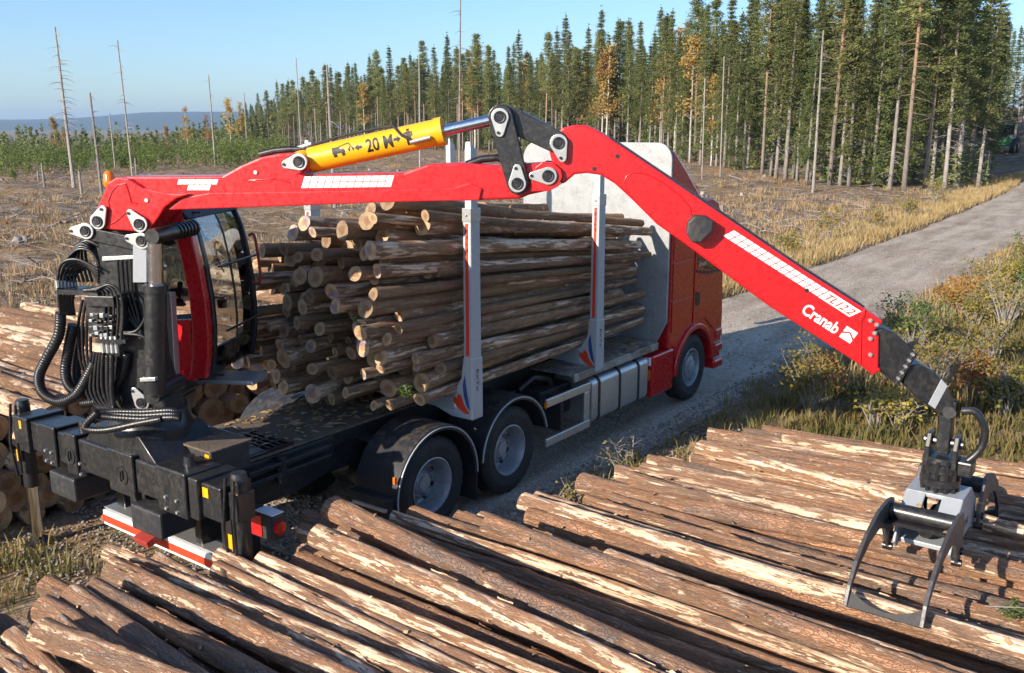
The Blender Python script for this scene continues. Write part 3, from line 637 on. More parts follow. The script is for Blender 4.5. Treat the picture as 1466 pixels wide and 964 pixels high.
# ------------------------------------------------------------------ logs
LOGR = .12
def log_mesh(seed, mat, nseg=28, nring=60, taper=.72, flakes=0, bow=.06, ends=True):
    r = random.Random(seed); L = 5.0; g = np.random.default_rng(seed)
    X = np.linspace(0, L, nring); A = np.linspace(0, 2*math.pi, nseg, endpoint=False); XX, AA = np.meshgrid(X, A, indexing='ij')
    base = LOGR*(1-(1-taper)*XX/L)*(1+.10*np.exp(-XX/.25))
    nx, ny, nz = XX*1.6, np.cos(AA)*1.7+seed*3.1, np.sin(AA)*1.7
    rad = base*(1+.07*fbm(nx, ny, nz, 2))+.005*fbm(XX*9, np.cos(AA)*4+seed, np.sin(AA)*4, 2)
    for _ in range(10):                                     # knots
        kx, ka = r.uniform(.2, L), r.uniform(0, 6.283); d = np.angle(np.exp(1j*(AA-ka)))
        rad += .016*r.uniform(.4, 1.2)*np.exp(-((XX-kx)/.06)**2-(d/.35)**2)
    by = bow*r.uniform(-1, 1)*np.sin(XX/L*math.pi)+.012*vnoise(XX*.9, XX*0+seed); bz = bow*.6*r.uniform(-1, 1)*np.sin(XX/L*math.pi)
    if nring > 90:                                          # loosened plates of bark stand off the stem in steps
        pl = fbm(XX*1.3+7, np.cos(AA)*2.3+seed*1.7, np.sin(AA)*2.3, 3); rad += np.where(pl > .12, .006, 0)+np.where(pl > .38, .004, 0)
    Xe = XX+np.where(XX < .01, .02*np.cos(AA+seed), 0)
    V = np.stack([Xe, by+rad*np.cos(AA), bz+rad*np.sin(AA)], -1).reshape(-1, 3).tolist(); n = nseg
    F = [(i*n+j, (i+1)*n+j, (i+1)*n+(j+1) % n, i*n+(j+1) % n) for i in range(nring-1) for j in range(n)]; M = [0]*len(F)
    for i0, s in ((0, 1), ((nring-1)*n, -1)):
        k = len(V); ring = V[i0:i0+n]; c = np.mean(ring, 0); V += [tuple(c+(np.array(p)-c)*.999) for p in ring]+[tuple(c)]
        for j in range(n):
            a, b = k+j, k+(j+1) % n; F.append((a, b, k+n) if s > 0 else (b, a, k+n)); M.append(1)
    for _ in range(flakes):
        x0, a0 = r.uniform(.1, L-.5), r.uniform(-.4, 3.5); ln, wd, lift = r.uniform(.06, .34), r.uniform(.12, .35), r.uniform(.008, .04); k = len(V); m = 5
        for q in range(m):
            x = x0+ln*q/(m-1); i = min(int(x/L*(nring-1)), nring-1); w = wd*(.35+.65*math.sin(math.pi*(q+.6)/(m+.4)))
            for e, (da, up) in enumerate(((-w*.5, .001), (0, .004+lift*.25*r.random()), (w*.5, lift*r.uniform(.4, 1.1)))):
                a = a0+da; rr = rad[i, int(a/6.2832*nseg) % nseg]+up; V.append((x, by[i, 0]+rr*math.cos(a), bz[i, 0]+rr*math.sin(a)))
        for q in range(m-1):
            for e in (0, 1): F.append((k+q*3+e, k+q*3+e+1, k+q*3+e+4, k+q*3+e+3)); M.append(0)
    for _ in range(7):                                      # branch stubs
        x0, a0 = r.uniform(.2, L-.2), r.uniform(0, 6.283); i = min(int(x0/L*(nring-1)), nring-1); k = len(V); q0 = r.uniform(.008, .018); ln = r.uniform(.01, .05); c0 = rad[i, int(a0/6.2832*nseg) % nseg]
        ra = np.array([0, math.cos(a0), math.sin(a0)]); tu = np.array([1.0, 0, 0]); tv = np.cross(ra, tu); o_ = np.array([x0, by[i, 0], bz[i, 0]])
        for hh, qq in ((c0-.015, q0*1.3), (c0+ln, q0)): V += [tuple(o_+ra*hh+tu*(qq*math.cos(m*1.0472)+ln*.6*(hh > c0))+tv*qq*math.sin(m*1.0472)) for m in range(6)]
        F += [(k+m, k+(m+1) % 6, k+6+(m+1) % 6, k+6+m) for m in range(6)]+[tuple(range(k+6, k+12))]; M += [0]*6+[1]
    me = bpy.data.meshes.new('log'); me.from_pydata(V, [], F); me.materials.append(MAT[mat]); me.materials.append(MAT['cut_wood']); me.polygons.foreach_set('material_index', M)
    me.polygons.foreach_set('use_smooth', [True]*len(me.polygons)); me.set_sharp_from_angle(angle=R(55)); me.update(); return me
def pack(lo, hi, floor, H, rgen, r, seed_order=None, tries=9, slack=.0):
    P = []; fails = 0; gx = np.arange(lo, hi, .015)
    while fails < tries:
        q = rgen(r); x = gx[(gx > lo+q) & (gx < hi-q)]; z = np.full(len(x), floor+q)
        for (a, b, c) in P:
            d2 = (q+c)**2-(x-a)**2; z = np.maximum(z, np.where(d2 > 0, b+np.sqrt(np.maximum(d2, 0)), -9))
        over = z+q-H(x)
        ok = over < slack
        if not ok.any(): fails += 1; continue
        i = np.argmin(np.where(ok, z+np.random.default_rng(len(P)).uniform(0, .05, len(z)), 99)); P.append((x[i], z[i], q))
    return P
def put_log(me, p, direction, rad, L, roll, label, group, name='log'):
    o = bpy.data.objects.new(name, me); COL.objects.link(o); d = Vector(direction).normalized()
    yaw = math.atan2(d.y, d.x); tilt = -math.asin(d.z); o.rotation_euler = Euler((roll, tilt, yaw)); o.location = p; o.scale = (L/5, rad/LOGR, rad/LOGR)
    tag(o, label, 'log', group); return o
def rows(P, key):
    """row number by height and place in its row"""
    out = {}; hs = sorted(range(len(P)), key=lambda i: P[i][1]); z0 = P[hs[0]][1]
    lv = [int((P[i][1]-z0)/.2) for i in range(len(P))]
    for L in set(lv):
        m = sorted([i for i in range(len(P)) if lv[i] == L], key=lambda i: key(P[i]))
        for k, i in enumerate(m): out[i] = (L+1, k+1)
    return out
LOGINFO = []
# --- near pile, logs lying square to the truck
NEAR = [log_mesh(100+i, 'bark_near', 36, 150, .74, 26) for i in range(12)]
r = random.Random(21)
HX = lambda x: .075*vnoise(np.asarray(x)*2.3, np.asarray(x)*0+3.7)+np.interp(x, [-6.4, -4, -2.5, -1.5, -.5, 1, 3, 4.7], [1.08, 1.02, .88, .88, .88, .80, .6, .32])
P = pack(-6.6, 4.75, 0.0, HX, lambda r: r.choice((r.uniform(.052, .07), r.uniform(.066, .10), r.uniform(.07, .10))), r)
YE = lambda x: float(np.interp(x, [-6, -4.1, -3.6, -2.6, -1.6, -.8, -.3, .35, 1.7, 3.5, 4.6], [-.70, -.95, -1.05, -1.38, -1.75, -2.4, -2.6, -2.95, -2.9, -3.2, -3.4]))
rk = rows(P, lambda q: q[0])
for i, (x, z, q) in enumerate(P):
    top = z+q > HX(x)-.22
    if z+q < HX(x)-.27: continue
    ya = R(-90)+R(float(np.interp(x, [-6, 0, 2, 4.6], [-3, 0, 4, 10])))+r.gauss(0, .02 if not top else .042)
    tl = r.gauss(0, .009)
    d = (math.cos(ya), math.sin(ya), tl); a, b = rk[i]; ye = YE(x)+r.gauss(0, .27)
    if x > -1.4: ye = min(ye, -1.9)
    o = put_log(NEAR[i % 12], (x+r.gauss(0, .01), ye, z), d, q*1.02, r.uniform(4.6, 5.4), r.uniform(0, 6.28), f'pine log in the foreground pile, {ordinal(a)} layer up, {ordinal(b)} from its left end', 'logs of the foreground pile'); LOGINFO.append((o, 'pine log in the foreground pile, {} layer up, {} from its left end', a, x))
def span_log(a, b, za, zb, q, me, label):
    A = Vector(on_axis(*a, 2, za)); B = Vector(on_axis(*b, 2, zb)); d = (B-A).normalized()
    return put_log(me, A, d, q, max((B-A).length+.4, 4.6), rng.uniform(0, 6), label, 'logs of the foreground pile')
span_log((478, 728), (900, 925), 1.0, 1.05, .10, NEAR[3], 'bright peeled log lying askew across the top of the foreground pile')
span_log((452, 768), (700, 878), 1.0, 1.02, .085, NEAR[5], 'torn flaking log just below the bright askew log')
for k, (a_, b_, z_, q_) in enumerate([((700, 752), (1040, 868), .95, .08), ((1000, 640), (1300, 720), .72, .075), ((60, 905), (210, 964), 1.12, .085), ((870, 800), (1180, 900), .98, .07)]):
    span_log(a_, b_, z_, z_+.03, q_, NEAR[6+k], f'thin log thrown askew on top of the foreground pile, {ordinal((2, 4, 1, 3)[k])} such from the left')
# --- pile on the far side of the truck
LEFT = [log_mesh(200+i, 'bark_left', 20, 44, .78) for i in range(8)]
r = random.Random(22); HL = lambda x: np.interp(x, [-3.7, -2.6, 0, 4, 8], [.7, 1.32, 1.45, 1.6, 1.75])
P = pack(-3.8, 8.0, 0.0, HL, lambda r: r.uniform(.095, .165), r); rk = rows(P, lambda q: q[0])
for i, (x, z, q) in enumerate(P):
    if x > 1.0 and z+q < HL(x)-.28: continue
    a, b = rk[i]; ya = R(90)+r.gauss(0, .02)
    o = put_log(LEFT[i % 8], (x, 2.45+r.gauss(0, .13), z), (math.cos(ya), math.sin(ya), r.gauss(0, .006)), q, r.uniform(4.7, 5.4), r.uniform(0, 6.28), f'pale log in the pile beyond the truck, {ordinal(a)} layer up, {ordinal(b)} from its left end', 'logs of the pile beyond the truck'); LOGINFO.append((o, 'pale log in the pile beyond the truck, {} layer up, {} from its left end', a, x))
# --- the load
LOAD = [log_mesh(300+i, 'bark_load', 24, 60, .66) for i in range(10)]
r = random.Random(25); HY = lambda y: np.interp(y, [-1.1, -.7, 0, .6, 1.1], [3.42, 3.36, 3.12, 2.98, 2.92])
P = pack(-1.1, 1.1, 1.36, HY, lambda r: r.choice((r.uniform(.045, .065), r.uniform(.058, .095))), r); rk = rows(P, lambda q: q[0])
for i, (y, z, q) in enumerate(P):
    a, b = rk[i]; x0 = -.22+r.uniform(-.55, .5)+.05*(y < -.5); zf = 1.36+(z-1.36)*.74+r.gauss(0, .05); yf = y*.94+r.gauss(0, .06); x1 = min(x0+r.uniform(4.5, 5.3), 4.93)
    A, B = Vector((x0, y, z)), Vector((x1, yf, zf))
    o = put_log(LOAD[i % 10], A, B-A, q, (B-A).length, r.uniform(0, 6.28), f'log in the truck load, {ordinal(a)} row up, {ordinal(b)} from the side with the near stakes', 'logs loaded on the truck'); LOGINFO.append((o, 'log in the truck load, {} row up, {} from the side with the near stakes', a, y))
NLOAD = len(P)
for k, (x0, y0, z0, x1, y1, z1, q) in enumerate([(-.15, -.80, 3.46, 4.9, -.35, 2.78, .085), (1.9, -.35, 3.20, 4.5, .5, 3.02, .10), (.05, -.35, 3.33, 4.8, -.95, 2.86, .075), (-.3, .45, 3.08, 4.6, .1, 2.72, .08), (2.2, .3, 3.05, 4.85, -.6, 2.92, .075), (-.45, .1, 3.22, 4.3, .6, 2.75, .07)]):
    A, B = Vector((x0, y0, z0)), Vector((x1, y1, z1)); put_log(LOAD[k], A, B-A, q, (B-A).length, k, ('long log along the near top edge of the truck load', 'short thick log lying against the headboard on top of the load', 'thin log slanting to the near side on top of the load', 'log on the far rear top of the truck load', 'thin log beside the headboard crossing toward the near stakes', 'thin log slanting to the far side on top of the load')[k], 'logs loaded on the truck')
# spruce sprigs caught in the logs
def sprig(p, d, L, label):
    e = empty('spruce_sprig', p, label, 'twig', 'green sprigs among the logs'); tb, cb = MB(), LQ(); r = random.Random(int(p[0]*91)); p = Vector(p); d = Vector(d).normalized()
    tb.tube([p, p+d*L*.5+Vector((0, 0, .03)), p+d*L], [.006, .004, .002], 5)
    for k in range(34):
        f = r.random(); s = d.cross(Vector((0, 0, 1))).normalized()*(1 if k % 2 else -1); q = p+d*L*f; w = q+(s*.9+d*.6)*L*.35*(1-f*.6)+Vector((0, 0, r.gauss(0, .02)))
        tb.tube([q, w], [.003, .001], 4, caps=False)
        for g in (.3, .6, .9): leafquads(cb, q.lerp(w, g), .045, 6, .012, r, .6, .25)
    tb.build('stem', 'dead_wood', e, fix=False); mesh_obj(cb.mesh('needles', 'needle_twig'), e)
P_ = on_axis(1410, 868, 2, .85); sprig(P_, (.2, -1, .05), .45, 'green spruce sprig lying on the logs right of the grapple')
P_ = on_axis(520, 448, 1, -.62); sprig(P_, (-.3, -.6, -.7), .3, 'green spruce sprig hanging from the rear of the load')
P_ = on_axis(578, 552, 1, -1.1); sprig(P_, (-.3, -.5, -.3), .16, 'small sprig at the lower right of the load')

# ------------------------------------------------------------------ the truck
XZ = lambda p, q, t: Vector((p, t, q))                      # polygon in the side plane, swept across
YZ = lambda p, q, t: Vector((t, p, q))                      # polygon seen from behind, swept along
TR = empty('timber_truck', (3.0, 0, 0), 'red timber truck with stakes and silver headboard standing on the gravel road', 'truck')
def text_mb(s, size, fn, mb=None, bold=0.0, align='LEFT', mi=None):
    cu = bpy.data.curves.new('txt', 'FONT'); cu.body = s; cu.size = size; cu.offset = bold; cu.align_x = align; cu.resolution_u = 3
    o = bpy.data.objects.new('txt', cu); COL.objects.link(o); bpy.context.view_layer.update()
    me = bpy.data.meshes.new_from_object(o.evaluated_get(bpy.context.evaluated_depsgraph_get()))
    mb = mb or MB(); mb.add([fn(v.co.x, v.co.y) for v in me.vertices], [tuple(p.vertices) for p in me.polygons], mi)
    bpy.data.objects.remove(o); bpy.data.curves.remove(cu); bpy.data.meshes.remove(me); return mb
# chassis
for s in (-1, 1):
    b = MB(); b.bb(-2.3, 6.9, s*.43-.04, s*.43+.04, .74, 1.02); b.bb(-2.3, 6.9, s*.40-.05, s*.40+.05, .74, .755); b.build('chassis_rail', 'black_paint', TR, bevel=.006)
    b = MB(); b.bb(-2.25, 4.9, s*.47-.05, s*.47+.05, 1.023, 1.17); b.build('subframe', 'black_paint', TR, bevel=.006)
for x in (-1.6, -.7, .6, 2.0, 3.4, 4.6):
    b = MB(); b.bb(x-.06, x+.06, -.39, .39, .78, .98); b.build('cross_member', 'black_paint', TR, bevel=.01)
t = NT('dirty_deck'); v = t.coord(); n1 = t.noise(v, 4, 6, .7); n2 = t.noise(v, 40, 3, .7)
c = t.mix(t.ramp(t.math('ADD', t.math('MULTIPLY', n1, .7), t.math('MULTIPLY', n2, .35)), [(.30, (0, 0, 0)), (.78, (1, 1, 1))]), (.035, .033, .032), t.ramp(n2, [(.3, (.13, .085, .05)), (.7, (.28, .20, .13))]))
t.set(Base_Color=c, Roughness=.9); t.bump(n2, .7, .01)
b = MB(); b.bb(-1.9, .45, -.56, .56, 1.172, 1.20); b.build('deck_plate', 'dirty_deck', TR, bevel=.005)
b = MB(); b.bb(.85, 3.0, -.56, .56, 1.172, 1.19); b.build('deck_plate', 'dirty_deck', TR, bevel=.005)
for s in (-1, 1):
    b = MB(); b.prism([(-2.2, .72), (-2.2, 1.16), (-.78, 1.16), (-.78, .82), (-1.3, .72)], XZ, s*.53, s*.56); b.build('side_panel', 'black_paint', TR, bevel=.006)
# wheels
def tyre_mb(o, out, R0=.522, w=.145):
    b = MB(); ax = Vector((0, out, 0))
    prof = [(.29, -w*.8), (.32, -w*.98), (.40, -w*1.05), (.46, -w*1.02), (.497, -w*.93), (R0-.004, -w*.78), (R0, -w*.5), (R0, -w*.34), (R0-.014, -w*.32), (R0-.014, -w*.24), (R0, -w*.22), (R0, w*.22), (R0-.014, w*.24), (R0-.014, w*.32), (R0, w*.34), (R0, w*.5), (R0-.004, w*.78), (.497, w*.93), (.46, w*1.02), (.42, w*1.055), (.413, w*1.07), (.40, w*1.05), (.32, w*.98), (.29, w*.8)]
    b.lathe(prof, o, ax, 112, mod=lambda j, i: -.014 if (j % 4 == 0 and i in (4, 5, 6, 15, 16, 17)) else 0)
    return b
def wheel(x, side, front, first=False):
    out = side; y = side*1.045; o = Vector((x, y, .522)); nb = MB(); ax = Vector((0, out, 0))
    if front: nb.lathe([(.17, .08), (.17, .112), (.13, .125), (.105, .125), (.10, .155), (.06, .165), (.001, .165)], o, ax, 28); rn, zn = .215, .092
    else: nb.lathe([(.125, -.06), (.125, -.015), (.10, .01), (.085, .012), (.08, .03), (.001, .03)], o, ax, 28); rn, zn = .168, -.045
    for k in range(10):
        a = k*math.pi/5; c = o+Vector((math.cos(a)*rn, out*zn, math.sin(a)*rn)); nb.cyl(c-ax*.01, c+ax*.032, .017, .015, 6); nb.cyl(c+ax*.032, c+ax*.05, .009, .009, 6)
    W_ = nb.build('wheel', 'rim_steel', TR, smooth=35)
    tyre_mb(o, out).build('tyre', 'black_rubber', W_, smooth=30)
    b = MB()
    if front: b.lathe([(.295, .10), (.30, .135), (.288, .138), (.275, .115), (.262, .075), (.255, .06), (.24, .066), (.19, .085), (.165, .082)], o, ax, 48)
    else: b.lathe([(.295, .11), (.302, .138), (.29, .142), (.278, .12), (.268, .105), (.258, .04), (.245, -.02), (.232, -.05), (.20, -.065), (.12, -.06)], o, ax, 48)
    b.build('rim', 'rim_steel', W_, smooth=35)
    rr = .245 if front else .212
    for k in range(8):
        b = MB(); a = (k+.5)*math.pi/4; c = o+Vector((math.cos(a)*rr, out*(.072 if front else -.052), math.sin(a)*rr)); b.cyl(c, c+ax*.006, .028 if not front else .018, None, 12); b.build('hand_hole', 'decal_black', W_)
    if not front:
        tyre_mb(o-ax*.34, out).build('tyre', 'black_rubber', W_, smooth=30)
for x, fr in ((0, False), (1.355, False), (6.118, True)):
    for s in (-1, 1): wheel(x, s, fr)
    b = MB(); b.cyl((x, -.85, .522), (x, .85, .522), .075, None, 14); b.lathe([(.08, -.25), (.22, -.15), (.25, 0), (.22, .15), (.08, .25)], (x, 0, .522), (0, 1, 0), 18); b.build('axle', 'black_paint', TR, smooth=40)
# mudguards
def fender(x, s, a0, a1):
    y0, y1 = s*.70, s*1.255; n = 26; arc = [R(a0+(a1-a0)*k/n) for k in range(n+1)]
    pts = [(x+.655*math.cos(a), .53+.655*math.sin(a)) for a in arc]+[(x+.638*math.cos(a), .53+.638*math.sin(a)) for a in reversed(arc)]
    b = MB(); b.prism(pts, XZ, y0, y1); lip = [(x+.655*math.cos(a), .53+.655*math.sin(a)) for a in arc]+[(x+.60*math.cos(a), .53+.60*math.sin(a)) for a in reversed(arc)]
    b.prism(lip, XZ, y1, y1+s*.018); f = b.build('mudguard', 'fender_plastic', TR, smooth=40)
    b = MB(); b.tube([(x+.632*math.cos(a), y1+s*.022, .53+.632*math.sin(a)) for a in arc], .009, 6); b.build('edge_strip', 'stake_grey', f, smooth=60)
t = NT('fender_plastic'); v = t.coord(); g = t.n('ShaderNodeNewGeometry'); sp = t.n('ShaderNodeSeparateXYZ'); t.l(g.outputs['Normal'], sp.inputs[0])
n1 = t.noise(v, 12, 6, .75); f = t.math('MULTIPLY', t.ramp(n1, [(.45, (0, 0, 0)), (.62, (1, 1, 1))]), t.ramp(sp.outputs[2], [(.45, (0, 0, 0)), (.9, (.6, .6, .6))]))
t.set(Base_Color=t.mix(f, (.016, .018, .022), (.12, .09, .065)), Roughness=.5); t.bump(n1, .2, .004)
for s in (-1, 1):
    fender(0, s, -2, 196); fender(1.355, s, 12, 176)
    b = MB(); b.bb(-.76, -.64, s*.72, s*1.25, .40, .62); b.bb(-.70, -.685, s*.74, s*1.25, .16, .40); b.build('mud_flap', 'black_plastic', TR, bevel=.008)
    b = MB(); b.bb(-.79, -.755, s*.80, s*1.25, .50, .535); b.build('flap_rail', 'aluminium', TR, bevel=.004)
    b = MB(); b.bb(.655, .67, s*.76, s*1.24, .15, .6); b.build('mud_flap', 'black_plastic', TR)
    for x, z in ((-.655, .80), (1.96, .93)):
        b = MB(); b.box((x, s*1.265, z), (.035, .03, .075)); b.build('side_marker', 'amber', TR, bevel=.006)
b = MB()
for x in (-.35, .35, 1.0, 1.7): b.bb(x-.05, x+.05, -.75, .75, 1.0, 1.06)
b.build('mudguard_bracket', 'black_paint', TR)
# bunks with stakes
def bunk(x):
    b = MB(); b.bb(x-.1, x+.1, -1.02, 1.02, 1.175, 1.345)
    bk = b.build('bunk', 'grey_paint', TR, bevel=.012)
    for s in (-1, 1):
        b = MB(); b.prism([(s*1.27, 1.10), (s*1.27, 1.78), (s*1.15, 1.78), (s*1.12, 1.55), (s*1.02, 1.40), (s*.72, 1.35), (s*.72, 1.18), (s*.98, 1.10)], YZ, x-.095, x+.095); b.build('stake_bracket', 'stake_grey', bk, bevel=.012)
        b = MB(); zt = 4.03
        b.add([(x+a*w, s*1.205+c*d, z) for z, w, d in ((1.25, .082, .056), (3.28, .075, .052), (3.28, .055, .042), (zt-.09, .05, .040)) for a, c in ((-1, -1), (1, -1), (1, 1), (-1, 1))]+[(x-.045, s*1.205+c*.03, zt) for c in (-1, 1)],
              [(0, 1, 2, 3)]+[(k*4+i, k*4+(i+1) % 4, k*4+4+(i+1) % 4, k*4+4+i) for k in range(3) for i in range(4)]+[(12, 13, 16), (13, 14, 17, 16), (14, 15, 17), (15, 12, 16, 17)])
        st = b.build('stake', 'stake_grey', bk, bevel=.006)
        b = MB(); b.bb(x-.083, x+.083, s*1.205-.058, s*1.205+.058, 3.22, 3.36); b.cyl((x-.09, s*1.205, 3.29), (x-.10, s*1.205, 3.29), .014, None, 8); b.build('stake_collar', 'zinc', bk, bevel=.006)
        b = MB(); xr = x-.0845
        b.add([(xr-.001, s*1.205-.022, 1.80), (xr-.001, s*1.205+.022, 1.80), (xr+.007, s*1.205+.02, 3.2), (xr+.007, s*1.205-.02, 3.2)], [(0, 1, 2, 3)], 0)
        b.add([(xr+.003, s*1.205-.042, 2.72), (xr+.003, s*1.205-.024, 2.72), (xr+.0055, s*1.205-.022, 3.18), (xr+.0055, s*1.205-.040, 3.18)], [(0, 1, 2, 3)], 1)
        text_mb('ExTe', .055, lambda p, q: (xr+.001, s*1.205-.018+q*.9, 3.15-p*2.2), b, mi=2)
        b.build('stake_stripe', ['decal_red', 'white_decal', 'decal_black'], bk, fix=False)
        b = MB(); xb = x-.0985; Q = lambda pts, dx=0: [(xb-dx, s*p, z) for p, z in pts]
        b.add(Q([(1.235, 1.17), (1.17, 1.16), (1.08, 1.21), (.98, 1.30), (.92, 1.335), (1.0, 1.345), (1.06, 1.315), (1.085, 1.37), (1.12, 1.36), (1.16, 1.26)]), [tuple(range(10))], 0)
        b.add(Q([(1.245, 1.20), (1.19, 1.26), (1.155, 1.37), (1.145, 1.48), (1.175, 1.60), (1.20, 1.42)], .001), [tuple(range(6))], 1)
        text_mb('ExTe', .075, lambda p, q: (x-.02+q*.8, s*1.273, 1.66-p*1.6), b, mi=2)
        b.build('bracket_emblem', ['decal_red', 'decal_blue', 'decal_black'], bk, fix=False)
bunk(.65); bunk(3.2)
# headboard
pts = [(-1.10, 1.08), (-1.27, 1.42)]
pts += [(-1.27+.24*(1-math.cos(R(a))), 3.73+.24*math.sin(R(a))) for a in range(0, 91, 15)]
pts = pts+[(-p, q) for p, q in reversed(pts)]
b = MB(); b.prism(pts, YZ, 5.03, 5.075); HB = b.build('headboard', 'board_alu', TR, bevel=.008)
b = MB()
for y in (-.9, -.45, 0, .45, .9): b.bb(5.077, 5.13, y-.035, y+.035, 1.1, 3.9)
b.build('headboard_rib', 'aluminium', HB)
b = MB()
for k in range(14):
    for s in (-1, 1): b.cyl((5.03, s*1.235, 1.5+k*.165), (5.022, s*1.235, 1.5+k*.165), .009, None, 8)
b.build('headboard_rivet', 'zinc', HB)
# fuel tank, rails, tread deck
def rbox(b, x0, x1, y0, y1, z0, z1, rad, n=5):
    pts = []
    for cx, cz, a0 in ((y1-rad, z1-rad, 0), (y0+rad, z1-rad, 90), (y0+rad, z0+rad, 180), (y1-rad, z0+rad, 270)):
        pts += [(cx+rad*math.cos(R(a0+90*k/n)), cz+rad*math.sin(R(a0+90*k/n))) for k in range(n+1)]
    return b.prism(pts, YZ, x0, x1)
for s in (-1, 1):
    y0, y1 = (-1.24, -.62) if s < 0 else (.62, 1.24)
    tk = rbox(MB(), 3.08, 4.58, y0, y1, .40, 1.0, .09).build('fuel_tank', 'aluminium', TR, smooth=40, bevel=.012)
    for x in (3.24, 3.78, 4.30): rbox(MB(), x-.025, x+.025, y0-.008, y1+.008, .392, 1.008, .095).build('tank_strap', 'black_rubber', tk, smooth=40)
    b = MB(); b.bb(2.05, 3.07, s*1.20-.02, s*1.20+.02, .86, .97); b.bb(2.05, 3.07, s*1.20-.02, s*1.20+.02, .36, .47); b.bb(2.93, 3.06, s*1.195-.018, s*1.195+.018, .472, .858)
    b.build('side_guard', 'aluminium', TR, bevel=.012)
    b = MB(); b.bb(2.45, 2.5, s*.6, s*1.17, .45, .9); b.bb(2.3, 3.0, s*.55, s*.95, .55, .95); b.build('air_tank_box', 'black_plastic', TR, bevel=.02)
t = NT('tread_plate'); v = t.coord((1, 1, 1)); vo = t.n('ShaderNodeTexVoronoi', i_Scale=34.0); t.l(v, vo.inputs['Vector']); n1 = t.noise(v, 5, 6, .7)
t.set(Base_Color=t.mix(t.ramp(n1, [(.40, (0, 0, 0)), (.62, (1, 1, 1))]), (.42, .42, .42), (.17, .12, .08)), Metallic=.5, Roughness=.45); t.bump(t.ramp(vo.outputs['Distance'], [(.15, (1, 1, 1)), (.4, (0, 0, 0))]), .6, .006)
for y0, y1 in ((-1.25, -.565), (.565, 1.25)):
    b = MB(); b.bb(2.62, 4.86, y0, y1, 1.13, 1.165); b.bb(2.62, 4.86, y0 if y0 < 0 else y1-.03, y0+.03 if y0 < 0 else y1, 1.06, 1.128); b.build('step_deck', 'tread_plate', TR, bevel=.006)
b = MB(); b.bb(3.45, 4.98, -.56, .56, 1.172, 1.2); b.build('step_deck', 'tread_plate', TR, bevel=.006)
b = MB(); b.tube([(2.1, -.75, 1.0), (2.35, -.8, 1.12), (2.62, -.85, 1.05), (2.7, -.85, .8)], .05, 10); b.tube([(1.95, -.55, .9), (2.3, -.62, .95), (2.6, -.9, .7)], .03, 8); b.build('air_hose', 'hose_rubber', TR, smooth=60)
b = MB(); b.bb(1.9, 6.8, -.36, .36, .42, .95); b.bb(5.3, 6.9, -.8, .8, .55, 1.0); b.build('drivetrain', 'black_plastic', TR, bevel=.04)
# cab
aw, ax_, az_ = .64, 6.118, .53
arch = [(ax_+aw*math.cos(R(a)), az_+aw*math.sin(R(a))) for a in range(4, 177, 11)]
prof = [(7.12, .50), (7.16, 1.15), (7.10, 1.9), (6.92, 2.86), (6.80, 3.05), (6.6, 3.12), (5.42, 3.12), (5.30, 3.06), (5.24, 2.95), (5.24, .98)]+[(5.43, .98)]+list(reversed(arch))+[(6.79, .50)]
b = MB(); b.prism(prof, XZ, -1.215, 1.215); CAB = b.build('cab', 'cab_red', TR, bevel=.045)
def sidepanel(name, pts, mat, y=-1.217, th=.014, parent=None, bev=.006, both=True, m=1):
    for s in ((-1, 1) if both else (-1,)):
        b = MB(); b.prism(pts, XZ, s*abs(y), s*(abs(y)+th)); o = b.build(name, mat, parent or CAB, bevel=bev)
        if s == -1: ret = o
    return ret
sidepanel('door', [(6.02, 1.24), (6.02, 2.90), (6.62, 2.94), (6.80, 2.86), (6.98, 1.95), (7.05, 1.30), (6.95, 1.10), (6.80, 1.02), (6.66, 1.12), (6.45, 1.26), (6.118, 1.30)], 'cab_red')
sidepanel('sleeper_panel', [(5.30, 1.72), (5.30, 2.25), (5.97, 2.25), (5.97, 1.72)], 'cab_red', th=.010)
sidepanel('sleeper_panel', [(5.30, 1.22), (5.30, 1.68), (5.97, 1.68), (5.97, 1.30), (5.60, 1.14)], 'cab_red', th=.012)
sidepanel('sleeper_panel', [(5.30, 2.29), (5.30, 2.98), (5.97, 2.98), (5.97, 2.29)], 'cab_red', th=.008)
sidepanel('window', [(6.09, 2.10), (6.09, 2.82), (6.60, 2.85), (6.74, 2.78), (6.90, 2.02), (6.55, 2.02)], 'tinted_glass', y=-1.233, th=.004, bev=0)
sidepanel('window_trim', [(6.05, 2.03), (6.05, 2.075), (6.52, 1.995), (6.93, 1.995), (6.93, 1.955), (6.50, 1.955)], 'black_plastic', y=-1.233, th=.012)
sidepanel('door_handle', [(6.06, 1.52), (6.06, 1.74), (6.20, 1.70), (6.23, 1.60), (6.20, 1.50)], 'decal_black', y=-1.2325, th=.005, bev=.003)
b = text_mb('Cranab', .085, lambda p, q: (6.13+p*1.05, -1.2385, 2.115+q)); b.build('window_lettering', 'white_decal', CAB, fix=False)
wa = [(ax_+r_*math.cos(R(a)), az_+r_*math.sin(R(a))) for r_, rg in ((.70, range(0, 181, 12)), (.605, range(180, -1, -12))) for a in rg]
sidepanel('wheel_arch', wa, 'cab_red', y=-1.18, th=.075, bev=.02)
